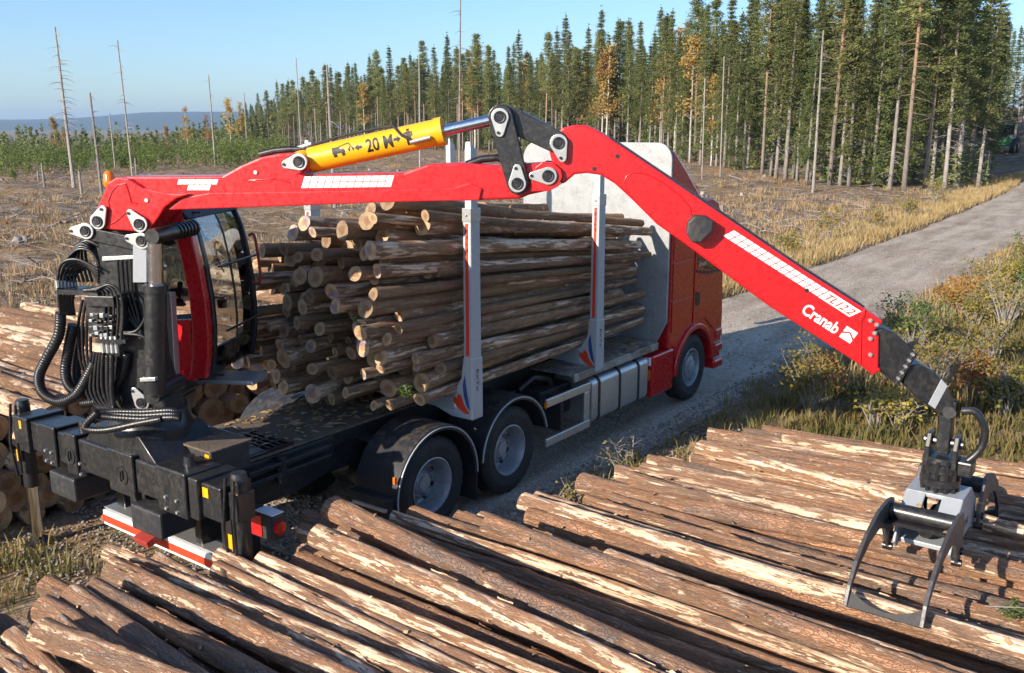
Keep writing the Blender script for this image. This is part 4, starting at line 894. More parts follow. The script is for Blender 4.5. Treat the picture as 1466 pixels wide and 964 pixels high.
for s in (-1, 1):
    b = MB(); b.bb(4.72, 5.40, s*1.235 if s < 0 else s*.7, s*.7 if s < 0 else s*1.235, .36, .98); b.build('side_skirt', 'cab_red', CAB, bevel=.03)
    b = MB()
    for k, (z, x0) in enumerate(((.36, 6.80), (.62, 6.84), (.86, 6.87))):
        b.bb(x0, 7.14, min(s*1.02, s*(1.27-.015*k)), max(s*1.02, s*(1.27-.015*k)), z, z+.15)
    b.build('step', 'cab_red', CAB, bevel=.035)
    b = MB()
    for k, (z, x0) in enumerate(((.513, 6.84), (.773, 6.87))): b.bb(x0, 7.10, min(s*1.04, s*1.24), max(s*1.04, s*1.24), z, z+.012)
    b.build('step_tread', 'aluminium', CAB)
    b = MB(); b.box((4.705, s*1.16, .90), (.05, .10, .12)); b.build('marker_lamp', 'lens_clear', CAB, bevel=.01)
    b = MB(); b.box((4.705, s*1.18, .70), (.04, .05, .16)); b.build('marker_lamp', 'amber', CAB, bevel=.01)
    b = MB(); b.bb(7.0, 7.2, min(s*.75, s*1.2), max(s*.75, s*1.2), .75, 1.0); b.build('headlight', 'lens_clear', CAB, bevel=.03)
    b = MB(); b.box((6.98, s*1.42, 2.45), (.10, .18, .45)); b.tube([(6.85, s*1.22, 2.75), (6.93, s*1.4, 2.70)], .018, 8); b.build('mirror', 'cab_red', CAB, bevel=.03)
b = MB(); b.prism([(7.145, 1.95), (6.965, 2.82), (6.97, 2.83), (7.155, 1.96)], XZ, -1.1, 1.1); b.build('windscreen', 'tinted_glass', CAB)
b = MB(); b.prism([(7.13, .55), (7.18, 1.2), (7.12, 1.85), (7.15, 1.85), (7.22, 1.2), (7.18, .55)], XZ, -1.05, 1.05); b.build('grille', 'black_plastic', CAB, bevel=.01)
b = MB(); b.prism([(5.26, 3.13), (5.26, 3.84), (5.36, 3.86), (5.7, 3.62), (6.35, 3.13)], XZ, -1.16, 1.16); b.build('roof_deflector', 'cab_red', CAB, bevel=.05)
b = MB()
for k in range(5): b.bb(5.235, 5.262, -1.13, -1.0, 3.2+k*.125, 3.2+k*.125+.05); b.bb(5.235, 5.262, 1.0, 1.13, 3.2+k*.125, 3.2+k*.125+.05)
b.bb(5.235, 5.262, -1.15, -1.12, 3.15, 3.82); b.bb(5.235, 5.262, -1.01, -.98, 3.15, 3.82); b.build('deflector_frame', 'red_paint', CAB)
for s in (-1, 1):
    b = MB(); b.lathe([(.001, .17), (.05, .16), (.065, .12), (.07, .02), (.075, 0), (.05, -.02)], (6.45, s*.95, 3.15), (0, 0, 1), 16); b.build('beacon', 'amber', CAB, smooth=50)
# rear end
b = MB(); b.bb(-2.42, -2.36, -1.0, .95, .40, .55); BU = b.build('rear_bumper', 'white_paint', TR, bevel=.01)
b = MB(); b.bb(-2.427, -2.4205, -1.0, .95, .435, .505); b.build('reflector_strip', 'decal_red', BU)
b = MB(); b.bb(-2.40, -2.20, -1.0, .95, .56, .575); b.build('bumper_step', 'aluminium', BU, bevel=.004)
for y in (-.5, .5):
    b = MB(); b.bb(-2.36, -2.1, y-.05, y+.05, .45, .85); b.build('bumper_bracket', 'black_paint', TR, bevel=.01)
for s in (-1, 1):
    b = MB(); b.bb(-2.36, -2.22, min(s*1.02, s*1.52), max(s*1.02, s*1.52), .86, 1.08); h = b.build('tail_lamp', 'black_plastic', TR, bevel=.015)
    b = MB(); b.bb(-2.37, -2.355, min(s*1.04, s*1.40), max(s*1.04, s*1.40), .88, 1.06); b.build('tail_lens', 'tail_red', h, bevel=.004)
    b = MB(); b.cyl((-2.29, s*1.52, .97), (-2.29, s*1.55, .97), .06, .055, 14); b.build('tail_lens', 'tail_red', h, smooth=40)
    b = MB(); b.bb(-2.35, -2.23, min(s*1.30, s*1.515), max(s*1.30, s*1.515), 1.082, 1.09); b.build('lamp_cap', 'lens_clear', h)
b = MB(); b.bb(-2.52, -2.36, -.02, .14, .66, .82); b.build('tow_coupling', 'rust_red', TR, bevel=.015)
b = MB(); b.prism([(-2.62, .56), (-2.5, .60), (-2.42, .60), (-2.42, .55), (-2.6, .50)], XZ, -.10, .12); b.build('coupling_guide', 'rust_red', TR, bevel=.008)
for y in (-.825, .825): b = MB(); b.bb(-2.3, -2.0, y-.075, y+.075, .4, .9); b.build('rear_bracket', 'black_paint', TR, bevel=.01)

# ------------------------------------------------------------------ the loader crane
CR = empty('loader_crane', (PIL[0], PIL[1], 1.2), 'red and black timber crane with operator cab mounted behind the load', 'crane')
SZ = lambda p, q, t: BW(p, q, t)
def px_poly(pts, n): return [bp(u, v, n) for u, v in pts]
def plate(name, pts, n0, n1, mat, parent=CR, bevel=.01, at=None):
    at = n0 if at is None else at; b = MB(); b.prism(px_poly(pts, at), SZ, n0, n1); return b.build(name, mat, parent, bevel=bevel)
def arc_px(cx, cy, r, a0, a1, n=8): return [(cx+r*math.cos(R(a0+(a1-a0)*k/n)), cy-r*math.sin(R(a0+(a1-a0)*k/n))) for k in range(n+1)]
def pin(u, v, n, ang, parent=CR, r=.068, both=True, back=None):
    """zinc locking plate with a round pin end; ang: where the lobe points (degrees, picture plane)"""
    s, z = bp(u, v, n); b = MB(); c, l = (s, z), (s+.115*math.cos(R(ang)), z+.115*math.sin(R(ang)))
    pts = [(c[0]+r*math.cos(R(ang+a)), c[1]+r*math.sin(R(ang+a))) for a in range(60, 301, 20)]+[(l[0]+.032*math.cos(R(ang+a)), l[1]+.032*math.sin(R(ang+a))) for a in (-60, -30, 0, 30, 60)]
    b.prism(pts, SZ, n, n-.018); o = b.build('pin_plate', 'zinc', parent, bevel=.004)
    b = MB(); ax = BW(0, 0, -1)-BW(0, 0, 0); b.lathe([(.036, .016), (.046, .026), (.040, .030), (.030, .028), (.026, .034), (.001, .034)], BW(s, z, n), ax, 20); b.build('pin_end', 'steel_dark', o, smooth=40)
    b = MB(); b.cyl(BW(l[0]-.012, l[1], n-.018), BW(l[0]-.012, l[1], n-.028), .012, None, 8); b.build('pin_bolt', 'steel_dark', o)
    if back is not None: b = MB(); b.cyl(BW(s, z, n-.01), BW(s, z, back), .042, None, 16); b.build('pin_shaft', 'steel_dark', parent, smooth=40)
# base frame and stabiliser
b = MB(); b.bb(-2.76, -2.42, -1.02, 1.22, 1.13, 1.43); SB = b.build('stabiliser_beam', 'black_paint', CR, bevel=.015)
for y0, y1 in ((-1.02, -.62), (-.28, .10), (.62, .80), (.98, 1.24)):
    b = MB(); b.bb(-2.795, -2.762, y0, y1, 1.08, 1.47); b.bb(-2.78, -2.44, y0, y1, 1.432, 1.46); b.build('beam_plate', 'black_paint', SB, bevel=.02)
for y in (-.12, .72):
    b = MB(); b.lathe([(.001, .002), (.07, .002), (.075, .008), (.085, .008), (.088, 0)], (-2.7965, y, 1.26), (-1, 0, 0), 22); b.build('inspection_hole', 'decal_black', SB, smooth=40)
    b = MB(); b.box((-2.806, y+.015, 1.25), (.01, .018, .09)); b.box((-2.806, y-.02, 1.27), (.01, .016, .08)); b.build('hole_hose', 'steel_dark', SB)
for y in (-.9, -.75, .55, 1.05, 1.15):
    b = MB()
    for z in (1.12, 1.22): b.cyl((-2.795, y, z), (-2.812, y, z), .016, .014, 6)
    b.build('beam_bolt', 'zinc', SB)
for y, z in ((-.20, 1.455), (.36, 1.425), (-.85, 1.455), (.75, 1.455)):
    b = MB(); b.cyl((-2.62, y, z), (-2.62, y, z+.09), .05, .045, 14); b.build('hydraulic_port', 'black_paint', SB, smooth=40)
for y in (-.42, .92):
    b = MB(); b.bb(-2.80, -2.45, y-.22, y+.22, .80, 1.03); b.build('underslung_box', 'black_plastic', CR, bevel=.02)
for s, y1 in ((1, 1.93), (-1, -1.46)):
    b = MB(); ya = 1.0 if s > 0 else -.9
    b.bb(-2.74, -2.44, min(ya, y1-s*.06), max(ya, y1-s*.06), 1.13, 1.42); b.bb(-2.78, -2.40, min(y1-s*.30, y1-s*.42), max(y1-s*.30, y1-s*.42), 1.10, 1.45)
    ar = b.build('stabiliser_arm', 'black_paint', CR, bevel=.012)
    b = MB(); b.cyl((-2.60, y1, .62 if s > 0 else .72), (-2.60, y1, 1.46), .07, None, 20); b.cyl((-2.60, y1, 1.46), (-2.60, y1, 1.53), .075, .06, 18); b.bb(-2.68, -2.52, y1-.075, y1+.075, 1.15, 1.38)
    lg = b.build('stabiliser_leg', 'black_paint', CR, smooth=35, bevel=.006)
    b = MB(); b.cyl((-2.60, y1, .04), (-2.60, y1, .65), .055, None, 20); b.build('leg_rod', 'chrome', lg, smooth=40)
    b = MB(); b.lathe([(.001, .0), (.13, .0), (.14, .015), (.08, .045), (.06, .07)], (-2.60, y1, .005), (0, 0, 1), 20); b.build('foot_plate', 'steel_dark', lg, smooth=40)
    b = MB(); b.tube([(-2.69, y1-.05, 1.5), (-2.72, y1-.06, 1.2), (-2.70, y1-.04, .8)], .014, 7); b.tube([(-2.69, y1+.05, 1.5), (-2.73, y1+.06, 1.1), (-2.70, y1+.05, .75)], .014, 7); b.build('leg_hose', 'hose_rubber', lg, smooth=60)
    b = MB(); b.box((-2.706, y1-.02*s, .98), (.006, .05, .12)); b.build('warning_sticker', 'yellow_paint', lg)
    b = MB(); b.box((-2.745, y1-s*.24, 1.35), (.008, .07, .08)); b.build('warning_sticker', 'yellow_paint', ar)
b = MB(); b.bb(-2.60, -1.75, -.50, .50, 1.175, 1.40); b.bb(-2.46, -1.6, -.56, .56, 1.205, 1.24); b.build('base_frame', 'black_paint', CR, bevel=.02)
b = MB(); b.prism([(-.55, 1.40), (-.30, 1.62), (.35, 1.62), (.60, 1.40)], YZ, -2.72, -2.08); b.lathe([(.37, 1.40), (.37, 1.62), (.34, 1.66), (.32, 1.78), (.28, 1.80)], (PIL[0]+.03, PIL[1]-.03, 0), (0, 0, 1), 40); b.build('slew_housing', 'black_paint', CR, smooth=30, bevel=.01)
b = MB(); b.bb(-2.38, -1.98, -.80, -.26, 1.245, 1.48); CB = b.build('control_box', 'black_plastic', CR, bevel=.012)
b = MB(); b.bb(-2.40, -1.96, -.82, -.24, 1.482, 1.50); b.build('box_lid', 'dirty_deck', CB, bevel=.008)
b = MB()
for k in range(6): b.cyl((-2.38, -.32-k*.07, 1.38), (-2.43, -.32-k*.07, 1.38), .018, None, 8); b.tube([(-2.42, -.32-k*.07, 1.38), (-2.47, -.33-k*.07, 1.34), (-2.45, -.32-k*.06, 1.24)], .012, 6)
b.build('box_fitting', 'zinc', CB, smooth=40)
b = MB(); b.bb(-2.386, -2.380, -.78, -.72, 1.36, 1.46); b.build('warning_sticker', 'yellow_paint', CB)
b = MB()
for k in range(9): b.bb(-1.90+k*.07, -1.90+k*.07+.02, -.55, .02, 1.205, 1.235)
for k in range(5): b.bb(-1.92, -1.28, -.55+k*.14, -.53+k*.14, 1.206, 1.232)
b.build('walkway_grate', 'steel_dark', CR)
b = MB(); b.bb(-1.9, -.9, -.66, -.575, .98, 1.02); b.bb(-1.9, -.9, -.66, -.575, 1.08, 1.12); b.cyl((-1.5, -.62, .9), (-1.5, -.62, 1.16), .05, None, 12); b.build('side_rail', 'black_paint', CR, bevel=.006)
# pillar
plate('pillar', [(139, 338), (212, 342), (232, 592), (150, 592)], -.20, .02, 'black_paint', bevel=.02)
plate('pillar_web', [(160, 500), (200, 470), (214, 510), (240, 596), (150, 596)], -.25, .08, 'black_paint', bevel=.015)
plate('pillar_clamp', [(146, 368), (192, 366), (192, 371), (146, 374)], -.222, -.19, 'zinc', bevel=.003)
plate('pillar_cabinet', [(190, 345), (210, 342), (210, 405), (190, 405)], -.24, -.203, 'grey_paint', bevel=.006)
plate('rocker_link', [(118, 325), (150, 331), (212, 344), (214, 358), (205, 362), (120, 343)], -.235, -.205, 'black_paint', bevel=.008)
plate('rocker_link', [(118, 325), (150, 331), (212, 344), (214, 358), (205, 362), (120, 343)], .205, .235, 'black_paint', at=-.235, bevel=.008)
pin(124, 331, -.238, 180, back=.23); pin(204, 345, -.238, 170, back=.23); pin(141, 317, -.222, 60, back=.2); pin(201, 321, -.222, 130, back=.2); pin(204, 576, -.262, 120, back=.2)
s0, z0 = bp(222, 565, -.34); s1, z1 = bp(223, 408, -.34); s2, z2 = bp(222, 348, -.34)
b = MB(); b.cyl(BW(s0, z0, -.34), BW(s1, z1, -.34), .088, None, 24); b.cyl(BW(s1, z1-.06, -.34), BW(s1, z1, -.34), .096, None, 24); LC = b.build('lift_cylinder', 'black_paint', CR, smooth=40)
b = MB(); b.cyl(BW(s1, z1, -.34), BW(s2, z2, -.34), .058, None, 20); b.build('lift_rod', 'chrome', LC, smooth=40)
b = MB(); b.cyl(BW(s2+.02, z2+.06, -.42), BW(s2+.02, z2+.06, .30), .062, None, 16); b.build('lift_trunnion', 'black_paint', CR, smooth=40); b = MB(); b.cyl(BW(s0, z0+.0, -.40), BW(s0, z0+.0, .08), .07, None, 16); b.build('lift_trunnion', 'black_paint', CR, smooth=40)
for k in range(6): b = MB(); b.cyl(BW(s2+.02, z2+.06, -.05+.06*k), BW(s2+.02, z2+.06, -.03+.06*k), .072, None, 16); b.build('trunnion_ring', 'black_paint', CR, smooth=40)
# main boom
main = [(132, 324), (132, 311), (145, 284), (154, 262), (167, 254), (190, 253), (236, 253), (318, 252), (345, 237), (373, 225), (400, 220), (422, 219), (434, 222), (441, 230), (439, 242), (430, 250), (440, 253), (457, 250), (578, 247.5), (590, 243), (612, 235.5), (658, 233.5), (715, 237), (772, 233.5), (790, 233.5), (801, 241), (805, 253), (799, 266), (786, 273), (758, 279), (744, 284.7), (686, 287), (543, 290), (400, 295.6), (236, 301.4), (225, 314), (211, 334), (190, 331.5), (149, 328.5)]
MBm = plate('main_boom', main, -.15, .15, 'red_paint', bevel=.018)
plate('boom_root_plate', [(132, 324), (132, 311), (145, 284), (154, 262), (167, 254), (183, 256), (205, 270), (240, 277), (272, 278), (252, 285), (236, 297), (225, 314), (211, 334), (190, 331.5), (149, 328.5)], -.205, -.152, 'red_paint', MBm, .012)
plate('boom_root_plate', [(132, 324), (132, 311), (145, 284), (154, 262), (167, 254), (183, 256), (205, 270), (240, 277), (272, 278), (252, 285), (236, 297), (225, 314), (211, 334), (190, 331.5), (149, 328.5)], .152, .205, 'red_paint', MBm, .012, at=-.205)
plate('boom_lower_web', [(262, 283), (300, 276.5), (430, 274.5), (560, 272), (650, 269), (672, 262), (690, 270), (686, 287), (543, 290), (400, 295.6), (240, 301)], -.172, -.152, 'red_paint', MBm, .008)
for path in ([(157, 300), (155, 288), (160, 275), (168, 265), (180, 263)], [(180, 263), (184, 275), (188, 290), (197, 292)], [(150, 325), (165, 318), (180, 305)], [(355, 262), (357, 258), (395, 256), (415, 262)]):
    n_ = -.206 if path[0][0] < 200 else -.152
    b = MB(); b.tube([BW(*bp(u, v, n_), n_) for u, v in path], .006, 6); b.build('weld_bead', 'red_paint', MBm, smooth=60)
for (u, v, n_) in ((210, 287, -.207), (366, 247, -.152)):
    s, z = bp(u, v, n_); b = MB(); b.cyl(BW(s, z, n_), BW(s, z, n_-.008), .017, None, 10); b.build('grease_nipple', 'zinc', MBm)
def reflectors(u0, u1, top, bot, nrow, w, skew, n, parent, cut=None):
    """white rhombic reflector field between the lines top and bot (pixel functions of u)"""
    b = MB(); u = u0
    while u < u1:
        for k in range(nrow):
            t0, t1 = (k+.06)/nrow, (k+.94)/nrow; q = []
            for uu, t in ((u, t0), (u+w*.9, t0), (u+w*.9, t1), (u, t1)):
                x = uu-skew*t; q.append((x, top(x)+(bot(x)-top(x))*t))
            if cut and not all(cut(*p) for p in q): continue
            b.add([BW(*bp(x, y, n), n) for x, y in q], [(0, 1, 2, 3)])
        u += w
    return b.build('reflector_field', 'white_decal', parent, fix=False)
reflectors(436, 557, lambda u: 252.5-.012*(u-430), lambda u: 270-.014*(u-430), 2, 10.8, 5, -.1525, MBm)
reflectors(256, 312, lambda u: 256.5, lambda u: 273, 2, 8.2, 5, -.1525, MBm, cut=lambda x, y: y < 266 or 262 < x < 302)
b = MB(); b.lathe([(.001, .11), (.03, .105), (.045, .08), (.05, .02), (.055, 0), (.04, -.03), (.025, -.03), (.025, -.1)], BW(*bp(157, 263, .25), .25), (0, 0, 1), 18); b.build('beacon', 'amber', CR, smooth=50)
# outer boom cylinder
A = Vector(BW(*bp(436, 231, 0), 0)); Bq = Vector(BW(*bp(634, 188, 0), 0)); C_ = Vector(BW(*bp(708, 171, 0), 0)); cr_ = .104
b = MB(); dx = (Bq-A).normalized(); b.cyl(A+dx*.06, Bq, cr_, None, 32); b.cyl(Bq-dx*.05, Bq+dx*.01, cr_+.008, None, 32); b.lathe([(.05, -.13), (.085, -.09), (.095, 0), (.085, .09), (.05, .13)], A, (BN[0], BN[1], 0), 20); b.cyl(A, A+dx*.12, .075, cr_, 20)
YC_ = b.build('outer_boom_cylinder', 'yellow_paint', CR, smooth=35)
b = MB(); b.cyl(Bq, C_, .045, None, 20); b.build('cylinder_rod', 'chrome', YC_, smooth=40)
b = MB(); b.cyl(C_-dx*.03, C_+dx*.02, .06, None, 16); b.build('rod_collar', 'yellow_paint', YC_, smooth=40)
upv = Vector((BN[0], BN[1], 0)).cross(dx).normalized(); upv = upv if upv.z > 0 else -upv; nv = -Vector((BN[0], BN[1], 0))
def on_cyl(p, q, rr=cr_+.0025): th = q/rr+.12; return A+dx*p+upv*(rr*math.sin(th))+nv*(rr*math.cos(th))
LCy = (Bq-A).length; b = MB()
def tri_split(m, lv):
    for _ in range(lv):
        F = []
        for f in m.f:
            for k in range(1, len(f)-1):
                p = [Vector(m.v[i]) for i in (f[0], f[k], f[k+1])]; q = len(m.v); m.v += [tuple((p[0]+p[1])/2), tuple((p[1]+p[2])/2), tuple((p[2]+p[0])/2)]
                F += [(f[0], q, q+2), (q, f[k], q+1), (q+2, q+1, f[k+1]), (q, q+1, q+2)]
        m.f = F; m.m = [0]*len(F)
def glyph(pts, ox, sc):
    m = MB(); m.add([(x, y, 0) for x, y in pts], [tuple(range(len(pts)))]); tri_split(m, 2); b.add([on_cyl(ox+v[0]*sc, v[1]*sc) for v in m.v], m.f)
pr = text_mb('20 M', 1.0, lambda p, q: (p, q, 0), bold=.02); tw = max(v[0] for v in pr.v); tri_split(pr, 3); b.add([on_cyl(LCy*.478+v[0]/tw*LCy*.19, v[1]*.145-.052) for v in pr.v], pr.f)
glyph([(-1, 0), (0, .8), (0, .35), (.9, .35), (.9, -.35), (0, -.35), (0, -.8)], .425*LCy, .032); glyph([(1, 0), (0, .8), (0, .35), (-.9, .35), (-.9, -.35), (0, -.35), (0, -.8)], .70*LCy, .032)
ox = .31*LCy
for q in ([(-1.2, -.2), (-1.2, .55), (-.3, .55), (-.3, -.2)], [(-.28, -.2), (-.28, .25), (.15, .25), (.3, .0), (.3, -.2)], [(-1.1, -.55), (-1.1, -.22), (-.7, -.22), (-.7, -.55)], [(-.1, -.55), (-.1, -.22), (.25, -.22), (.25, -.55)], [(-.35, .5), (-.35, .62), (.75, .85), (.8, .75)], [(.74, .8), (.86, .8), (1.1, .3), (1.0, .28)], [(1.0, .3), (.8, .05), (.88, -.2), (.78, -.2), (.68, .05), (.95, .36)], [(1.08, .3), (1.3, .05), (1.22, -.2), (1.32, -.2), (1.42, .05), (1.14, .36)]): glyph(q, ox, .07)
ox = .78*LCy
for q in ([(-.14, .62), (-.14, .9), (.14, .9), (.14, .62)], [(-.28, -.1), (-.28, .56), (.28, .56), (.28, -.1)], [(-.46, .0), (-.46, .5), (-.33, .5), (-.33, .0)], [(.33, .0), (.33, .5), (.46, .5), (.46, .0)], [(-.26, -.9), (-.26, -.14), (-.04, -.14), (-.04, -.9)], [(.04, -.9), (.04, -.14), (.26, -.14), (.26, -.9)]): glyph(q, ox, .075)
b.build('safety_marking', 'decal_black', YC_, fix=False)
b = MB(); cp = lambda p, h, e=0: A+dx*p+upv*h+nv*e
b.tube([cp(-.25, .05, .0), cp(.05, .10, .03), cp(.3, .128, .02), cp(LCy*.55, .13, .02), cp(LCy*.68, .12, .05), cp(LCy*.74, .03, .12), cp(LCy*.80, -.02, .125)], .011, 7); b.build('cylinder_pipe', 'black_rubber', YC_, smooth=60)
b = MB(); b.cyl(cp(LCy*.79, -.035, .12), cp(LCy*.93, -.03, .12), .017, None, 10); b.cyl(cp(-.02, .11, .02), cp(.10, .12, .02), .02, None, 10); b.build('pipe_fitting', 'zinc', YC_, smooth=40)
b = MB(); b.tube([Vector(BW(*bp(u, v, -.02), -.02)) for u, v in ((372, 221), (392, 216), (412, 214), (432, 213.5))], .026, 9); b.build('boom_hose', 'hose_rubber', CR, smooth=60); b = MB(); b.tube([Vector(BW(*bp(u, v, 0), 0)) for u, v in ((668, 236), (690, 228), (712, 226), (735, 232), (752, 238))], .03, 9); b.build('boom_hose', 'hose_rubber', CR, smooth=60)
# links at the knuckle
def link(u0, v0, u1, v1, w0, w1, n0, n1, name='knuckle_link', mat='black_paint'):
    a, c = np.array(bp(u0, v0, n0)), np.array(bp(u1, v1, n0)); d = (c-a)/np.linalg.norm(c-a); e = np.array([-d[1], d[0]]); pts = []
    for k in range(9): t_ = R(90+180*k/8); pts.append(tuple(a+w0*(d*math.cos(t_)+e*math.sin(t_))))
    for k in range(9): t_ = R(-90+180*k/8); pts.append(tuple(c+w1*(d*math.cos(t_)+e*math.sin(t_))))
    b = MB(); b.prism(pts, SZ, n0, n1); return b.build(name, mat, CR, bevel=.008)
link(716, 168, 741, 263, .095, .085, -.215, -.165); link(716, 168, 741, 263, .095, .085, .165, .215)
link(722, 168, 798, 204, .09, .085, -.15, -.08); link(722, 168, 798, 204, .09, .085, .08, .15)
plate('link_web', [(745, 158), (790, 181), (782, 205), (738, 182)], -.079, .079, 'black_paint', bevel=.006)
pin(716, 168, -.217, -90, back=.22); pin(741, 263, -.217, 90, back=.22); pin(785, 252, -.188, 180, back=.18); pin(800, 205, -.172, -75, back=.18); pin(429, 232, -.152, 190, back=.16)
# outer boom
jib = [(790, 232), (786, 216), (788, 203), (795, 191), (806, 183), (821, 179), (838, 179), (856, 187), (873, 198), (950, 250), (1010, 291), (1150, 386), (1240, 443), (1263, 459), (1264, 463), (1251, 475), (1259, 480), (1258, 527), (1263, 530), (1250, 538), (1230, 522), (1100, 438), (985, 353), (940, 321), (905, 286), (880, 263), (860, 251), (840, 248), (822, 250), (806, 264), (797, 258)]
J = plate('outer_boom', jib, -.14, .14, 'red_paint', bevel=.016)
for n0, n1 in ((-.185, -.155), (.155, .185)): plate('boom_ear', [(757, 275), (766, 240), (776, 232), (792, 233), (803, 243), (805, 254), (799, 267), (786, 274)], n0, n1, 'red_paint', MBm, .006, at=-.185)
plate('top_hose_guard', [(873, 195.5), (950, 247.5), (1010, 288), (1150, 383), (1240, 440), (1236, 444), (1150, 389), (1010, 294), (950, 253), (880, 204)], -.11, .13, 'black_paint', J, .004, at=-.14)
b = MB()
pa = [(897, 274), (893, 262), (897, 252), (908, 247), (925, 249), (950, 262), (975, 281), (988, 298), (991, 312)]
b.tube([BW(*bp(u, v, -.141), -.141) for u, v in pa], .0055, 6); b.build('weld_bead', 'red_paint', J, smooth=60)
for u, v in ((884, 224), (851, 242), (1155, 416)):
    s, z = bp(u, v, -.141); b = MB(); b.cyl(BW(s, z, -.139), BW(s, z, -.1425), .017, None, 12); b.build('bolt_hole', 'decal_black', J)
bx = plate('sensor_box', [(984, 318), (994, 308), (1010, 309), (1021, 316), (1020, 330), (1003, 346), (991, 347), (982, 334)], -.26, -.141, 'black_plastic', J, .012, at=-.2)
# lettering on the boom side: frame along the boom
s_a, s_b = np.array(bp(1035, 338, -.142)), np.array(bp(1216, 454, -.142)); jd = (s_b-s_a)/np.linalg.norm(s_b-s_a); je = np.array([-jd[1], jd[0]])
def jb(o, p, q, n=-.1425): w = o+jd*p+je*q; return BW(w[0], w[1], n)
def lane(u, v): return np.array(bp(u, v, -.142))
o0 = lane(1035, 338); LJ = float((lane(1171, 425)-o0)@jd); wq = LJ/14; tl_ = lane(1188, 417)-lane(1171, 425); sk, hh_ = float(tl_@jd), float(tl_@je); hq = hh_/2; b = MB()
for k in range(14):
    for rw in range(2):
        x0, y0 = k*wq+sk*.5*rw, rw*hq
        b.add([jb(o0, x0, y0+.002), jb(o0, x0+wq*.87, y0+.002), jb(o0, x0+wq*.87+sk*.46, y0+hq*.92), jb(o0, x0+sk*.46, y0+hq*.92)], [(0, 1, 2, 3)])
b.build('reflector_field', 'white_decal', J, fix=False)
pw = float((lane(1216, 454)-lane(1171, 425))@jd); b = MB(); b.add([jb(o0, LJ, 0), jb(o0, LJ+pw, 0), jb(o0, LJ+pw+sk, hh_), jb(o0, LJ+sk, hh_)], [(0, 1, 2, 3)]); b.build('type_plate', 'white_decal', J, fix=False)
def fit_text(txt, o, width, height, mat, name, shear=0.0, bold=0.0):
    pr = text_mb(txt, 1.0, lambda p, q: (p, q, 0), bold=bold); xs_ = [v[0] for v in pr.v]; ys_ = [v[1] for v in pr.v]; x0, x1, y1 = min(xs_), max(xs_), max(ys_)
    b = MB(); b.add([jb(o, (v[0]-x0)/(x1-x0)*width+shear*v[1]/y1*height, v[1]/y1*height, -.1448) for v in pr.v], pr.f); b.build(name, mat, J, fix=False)
fit_text('TL12.2', o0+jd*(LJ+sk*.35+.015)+je*hh_*.16, pw*.86, hh_*.66, 'decal_red', 'type_lettering', shear=sk/hh_, bold=.015)
w_ = lane(1196, 478)-lane(1146, 447); fit_text('Cranab', lane(1146, 447), float(np.linalg.norm(w_)), .088, 'white_decal', 'brand_lettering', bold=.025)
o3 = lane(1201, 482); b = MB()
for q in ([(0, .05), (0, .10), (.10, .10), (.10, .045), (.05, .075)], [(.0, .035), (.05, .062), (.10, .03), (.10, .0), (.0, .0)]): b.add([jb(o3, *p, -.1448) for p in q], [tuple(range(5))])
b.build('brand_emblem', 'white_decal', J, fix=False)
plate('end_frame', [(1234, 447), (1239, 442), (1239, 452), (1234, 460), (1233, 521), (1229, 519), (1230, 458)], -.150, -.141, 'red_paint', J, .004)
for u, v in ((1246, 459), (1255, 465), (1252, 477), (1246, 485), (1246, 508)):
    s, z = bp(u, v, -.142); b = MB(); b.cyl(BW(s, z, -.14), BW(s, z, -.158), .017, .015, 8); b.cyl(BW(s, z, -.158), BW(s, z, -.164), .008, None, 6); b.build('end_bolt', 'zinc', J)
# extension and hanger
plate('extension', [(1252, 474), (1264, 470), (1282, 477), (1306, 498), (1312, 508), (1284, 552), (1276, 546), (1257, 530)], -.115, .115, 'black_paint', bevel=.014)
plate('extension_flange', [(1309, 503), (1314, 507), (1286, 554), (1281, 550)], -.14, .14, 'black_paint', bevel=.005)
plate('hose_hook', [(1300, 492), (1310, 488), (1316, 484), (1314, 492), (1308, 496), (1312, 500), (1306, 500)], -.1, -.07, 'steel_dark', bevel=.003)
b = MB()
for k in range(5): u, v = 1307-k*5.2, 508+k*8.6; s, z = bp(u, v, -.14); b.cyl(BW(s, z, -.116), BW(s, z, -.150), .013, .012, 6)
b.build('flange_bolt', 'zinc', CR)
plate('hanger_arm', [(1302, 524), (1318, 522), (1340, 534), (1356, 552), (1366, 574), (1366, 588), (1357, 596), (1345, 594), (1312, 570), (1292, 550)], -.095, .095, 'black_paint', bevel=.016)
plate('hanger_band', [(1348, 543), (1357, 553), (1339, 586), (1329, 579)], -.101, .101, 'grey_paint', bevel=.004)
b = MB(); s, z = bp(1358, 590, -.1); b.cyl(BW(s, z, -.125), BW(s, z, .125), .045, None, 18); b.build('hanger_pin', 'worn_steel', CR, smooth=40)
# hoses and valves at the pillar
def crom(P, m=9):
    P = [Vector(p) for p in P]; out = []
    for i in range(len(P)-1):
        a, b_, c, d = P[max(i-1, 0)], P[i], P[i+1], P[min(i+2, len(P)-1)]
        for k in range(m):
            t_ = k/m; out.append(.5*((2*b_)+(c-a)*t_+(2*a-5*b_+4*c-d)*t_*t_+(3*b_-a-3*c+d)*t_**3))
    return out+[P[-1]]
def hose(pts, r_, n, corr=False, mat='hose_rubber', name='hydraulic_hose'):
    P = crom([BW(*bp(q[0], q[1], q[2] if len(q) > 2 else n), q[2] if len(q) > 2 else n) for q in pts], 26 if corr else 8)
    rr = [r_*(1.03 if (i % 3) < 2 else .93) for i in range(len(P))] if corr else r_
    b = MB(); b.tube(P, rr, 12 if corr else 8); b.build(name, mat, CR, smooth=50)
hose([(87, 448), (84, 480), (66, 515), (56, 540), (62, 563), (84, 575), (108, 566), (124, 542), (136, 518)], .044, -.30, True)
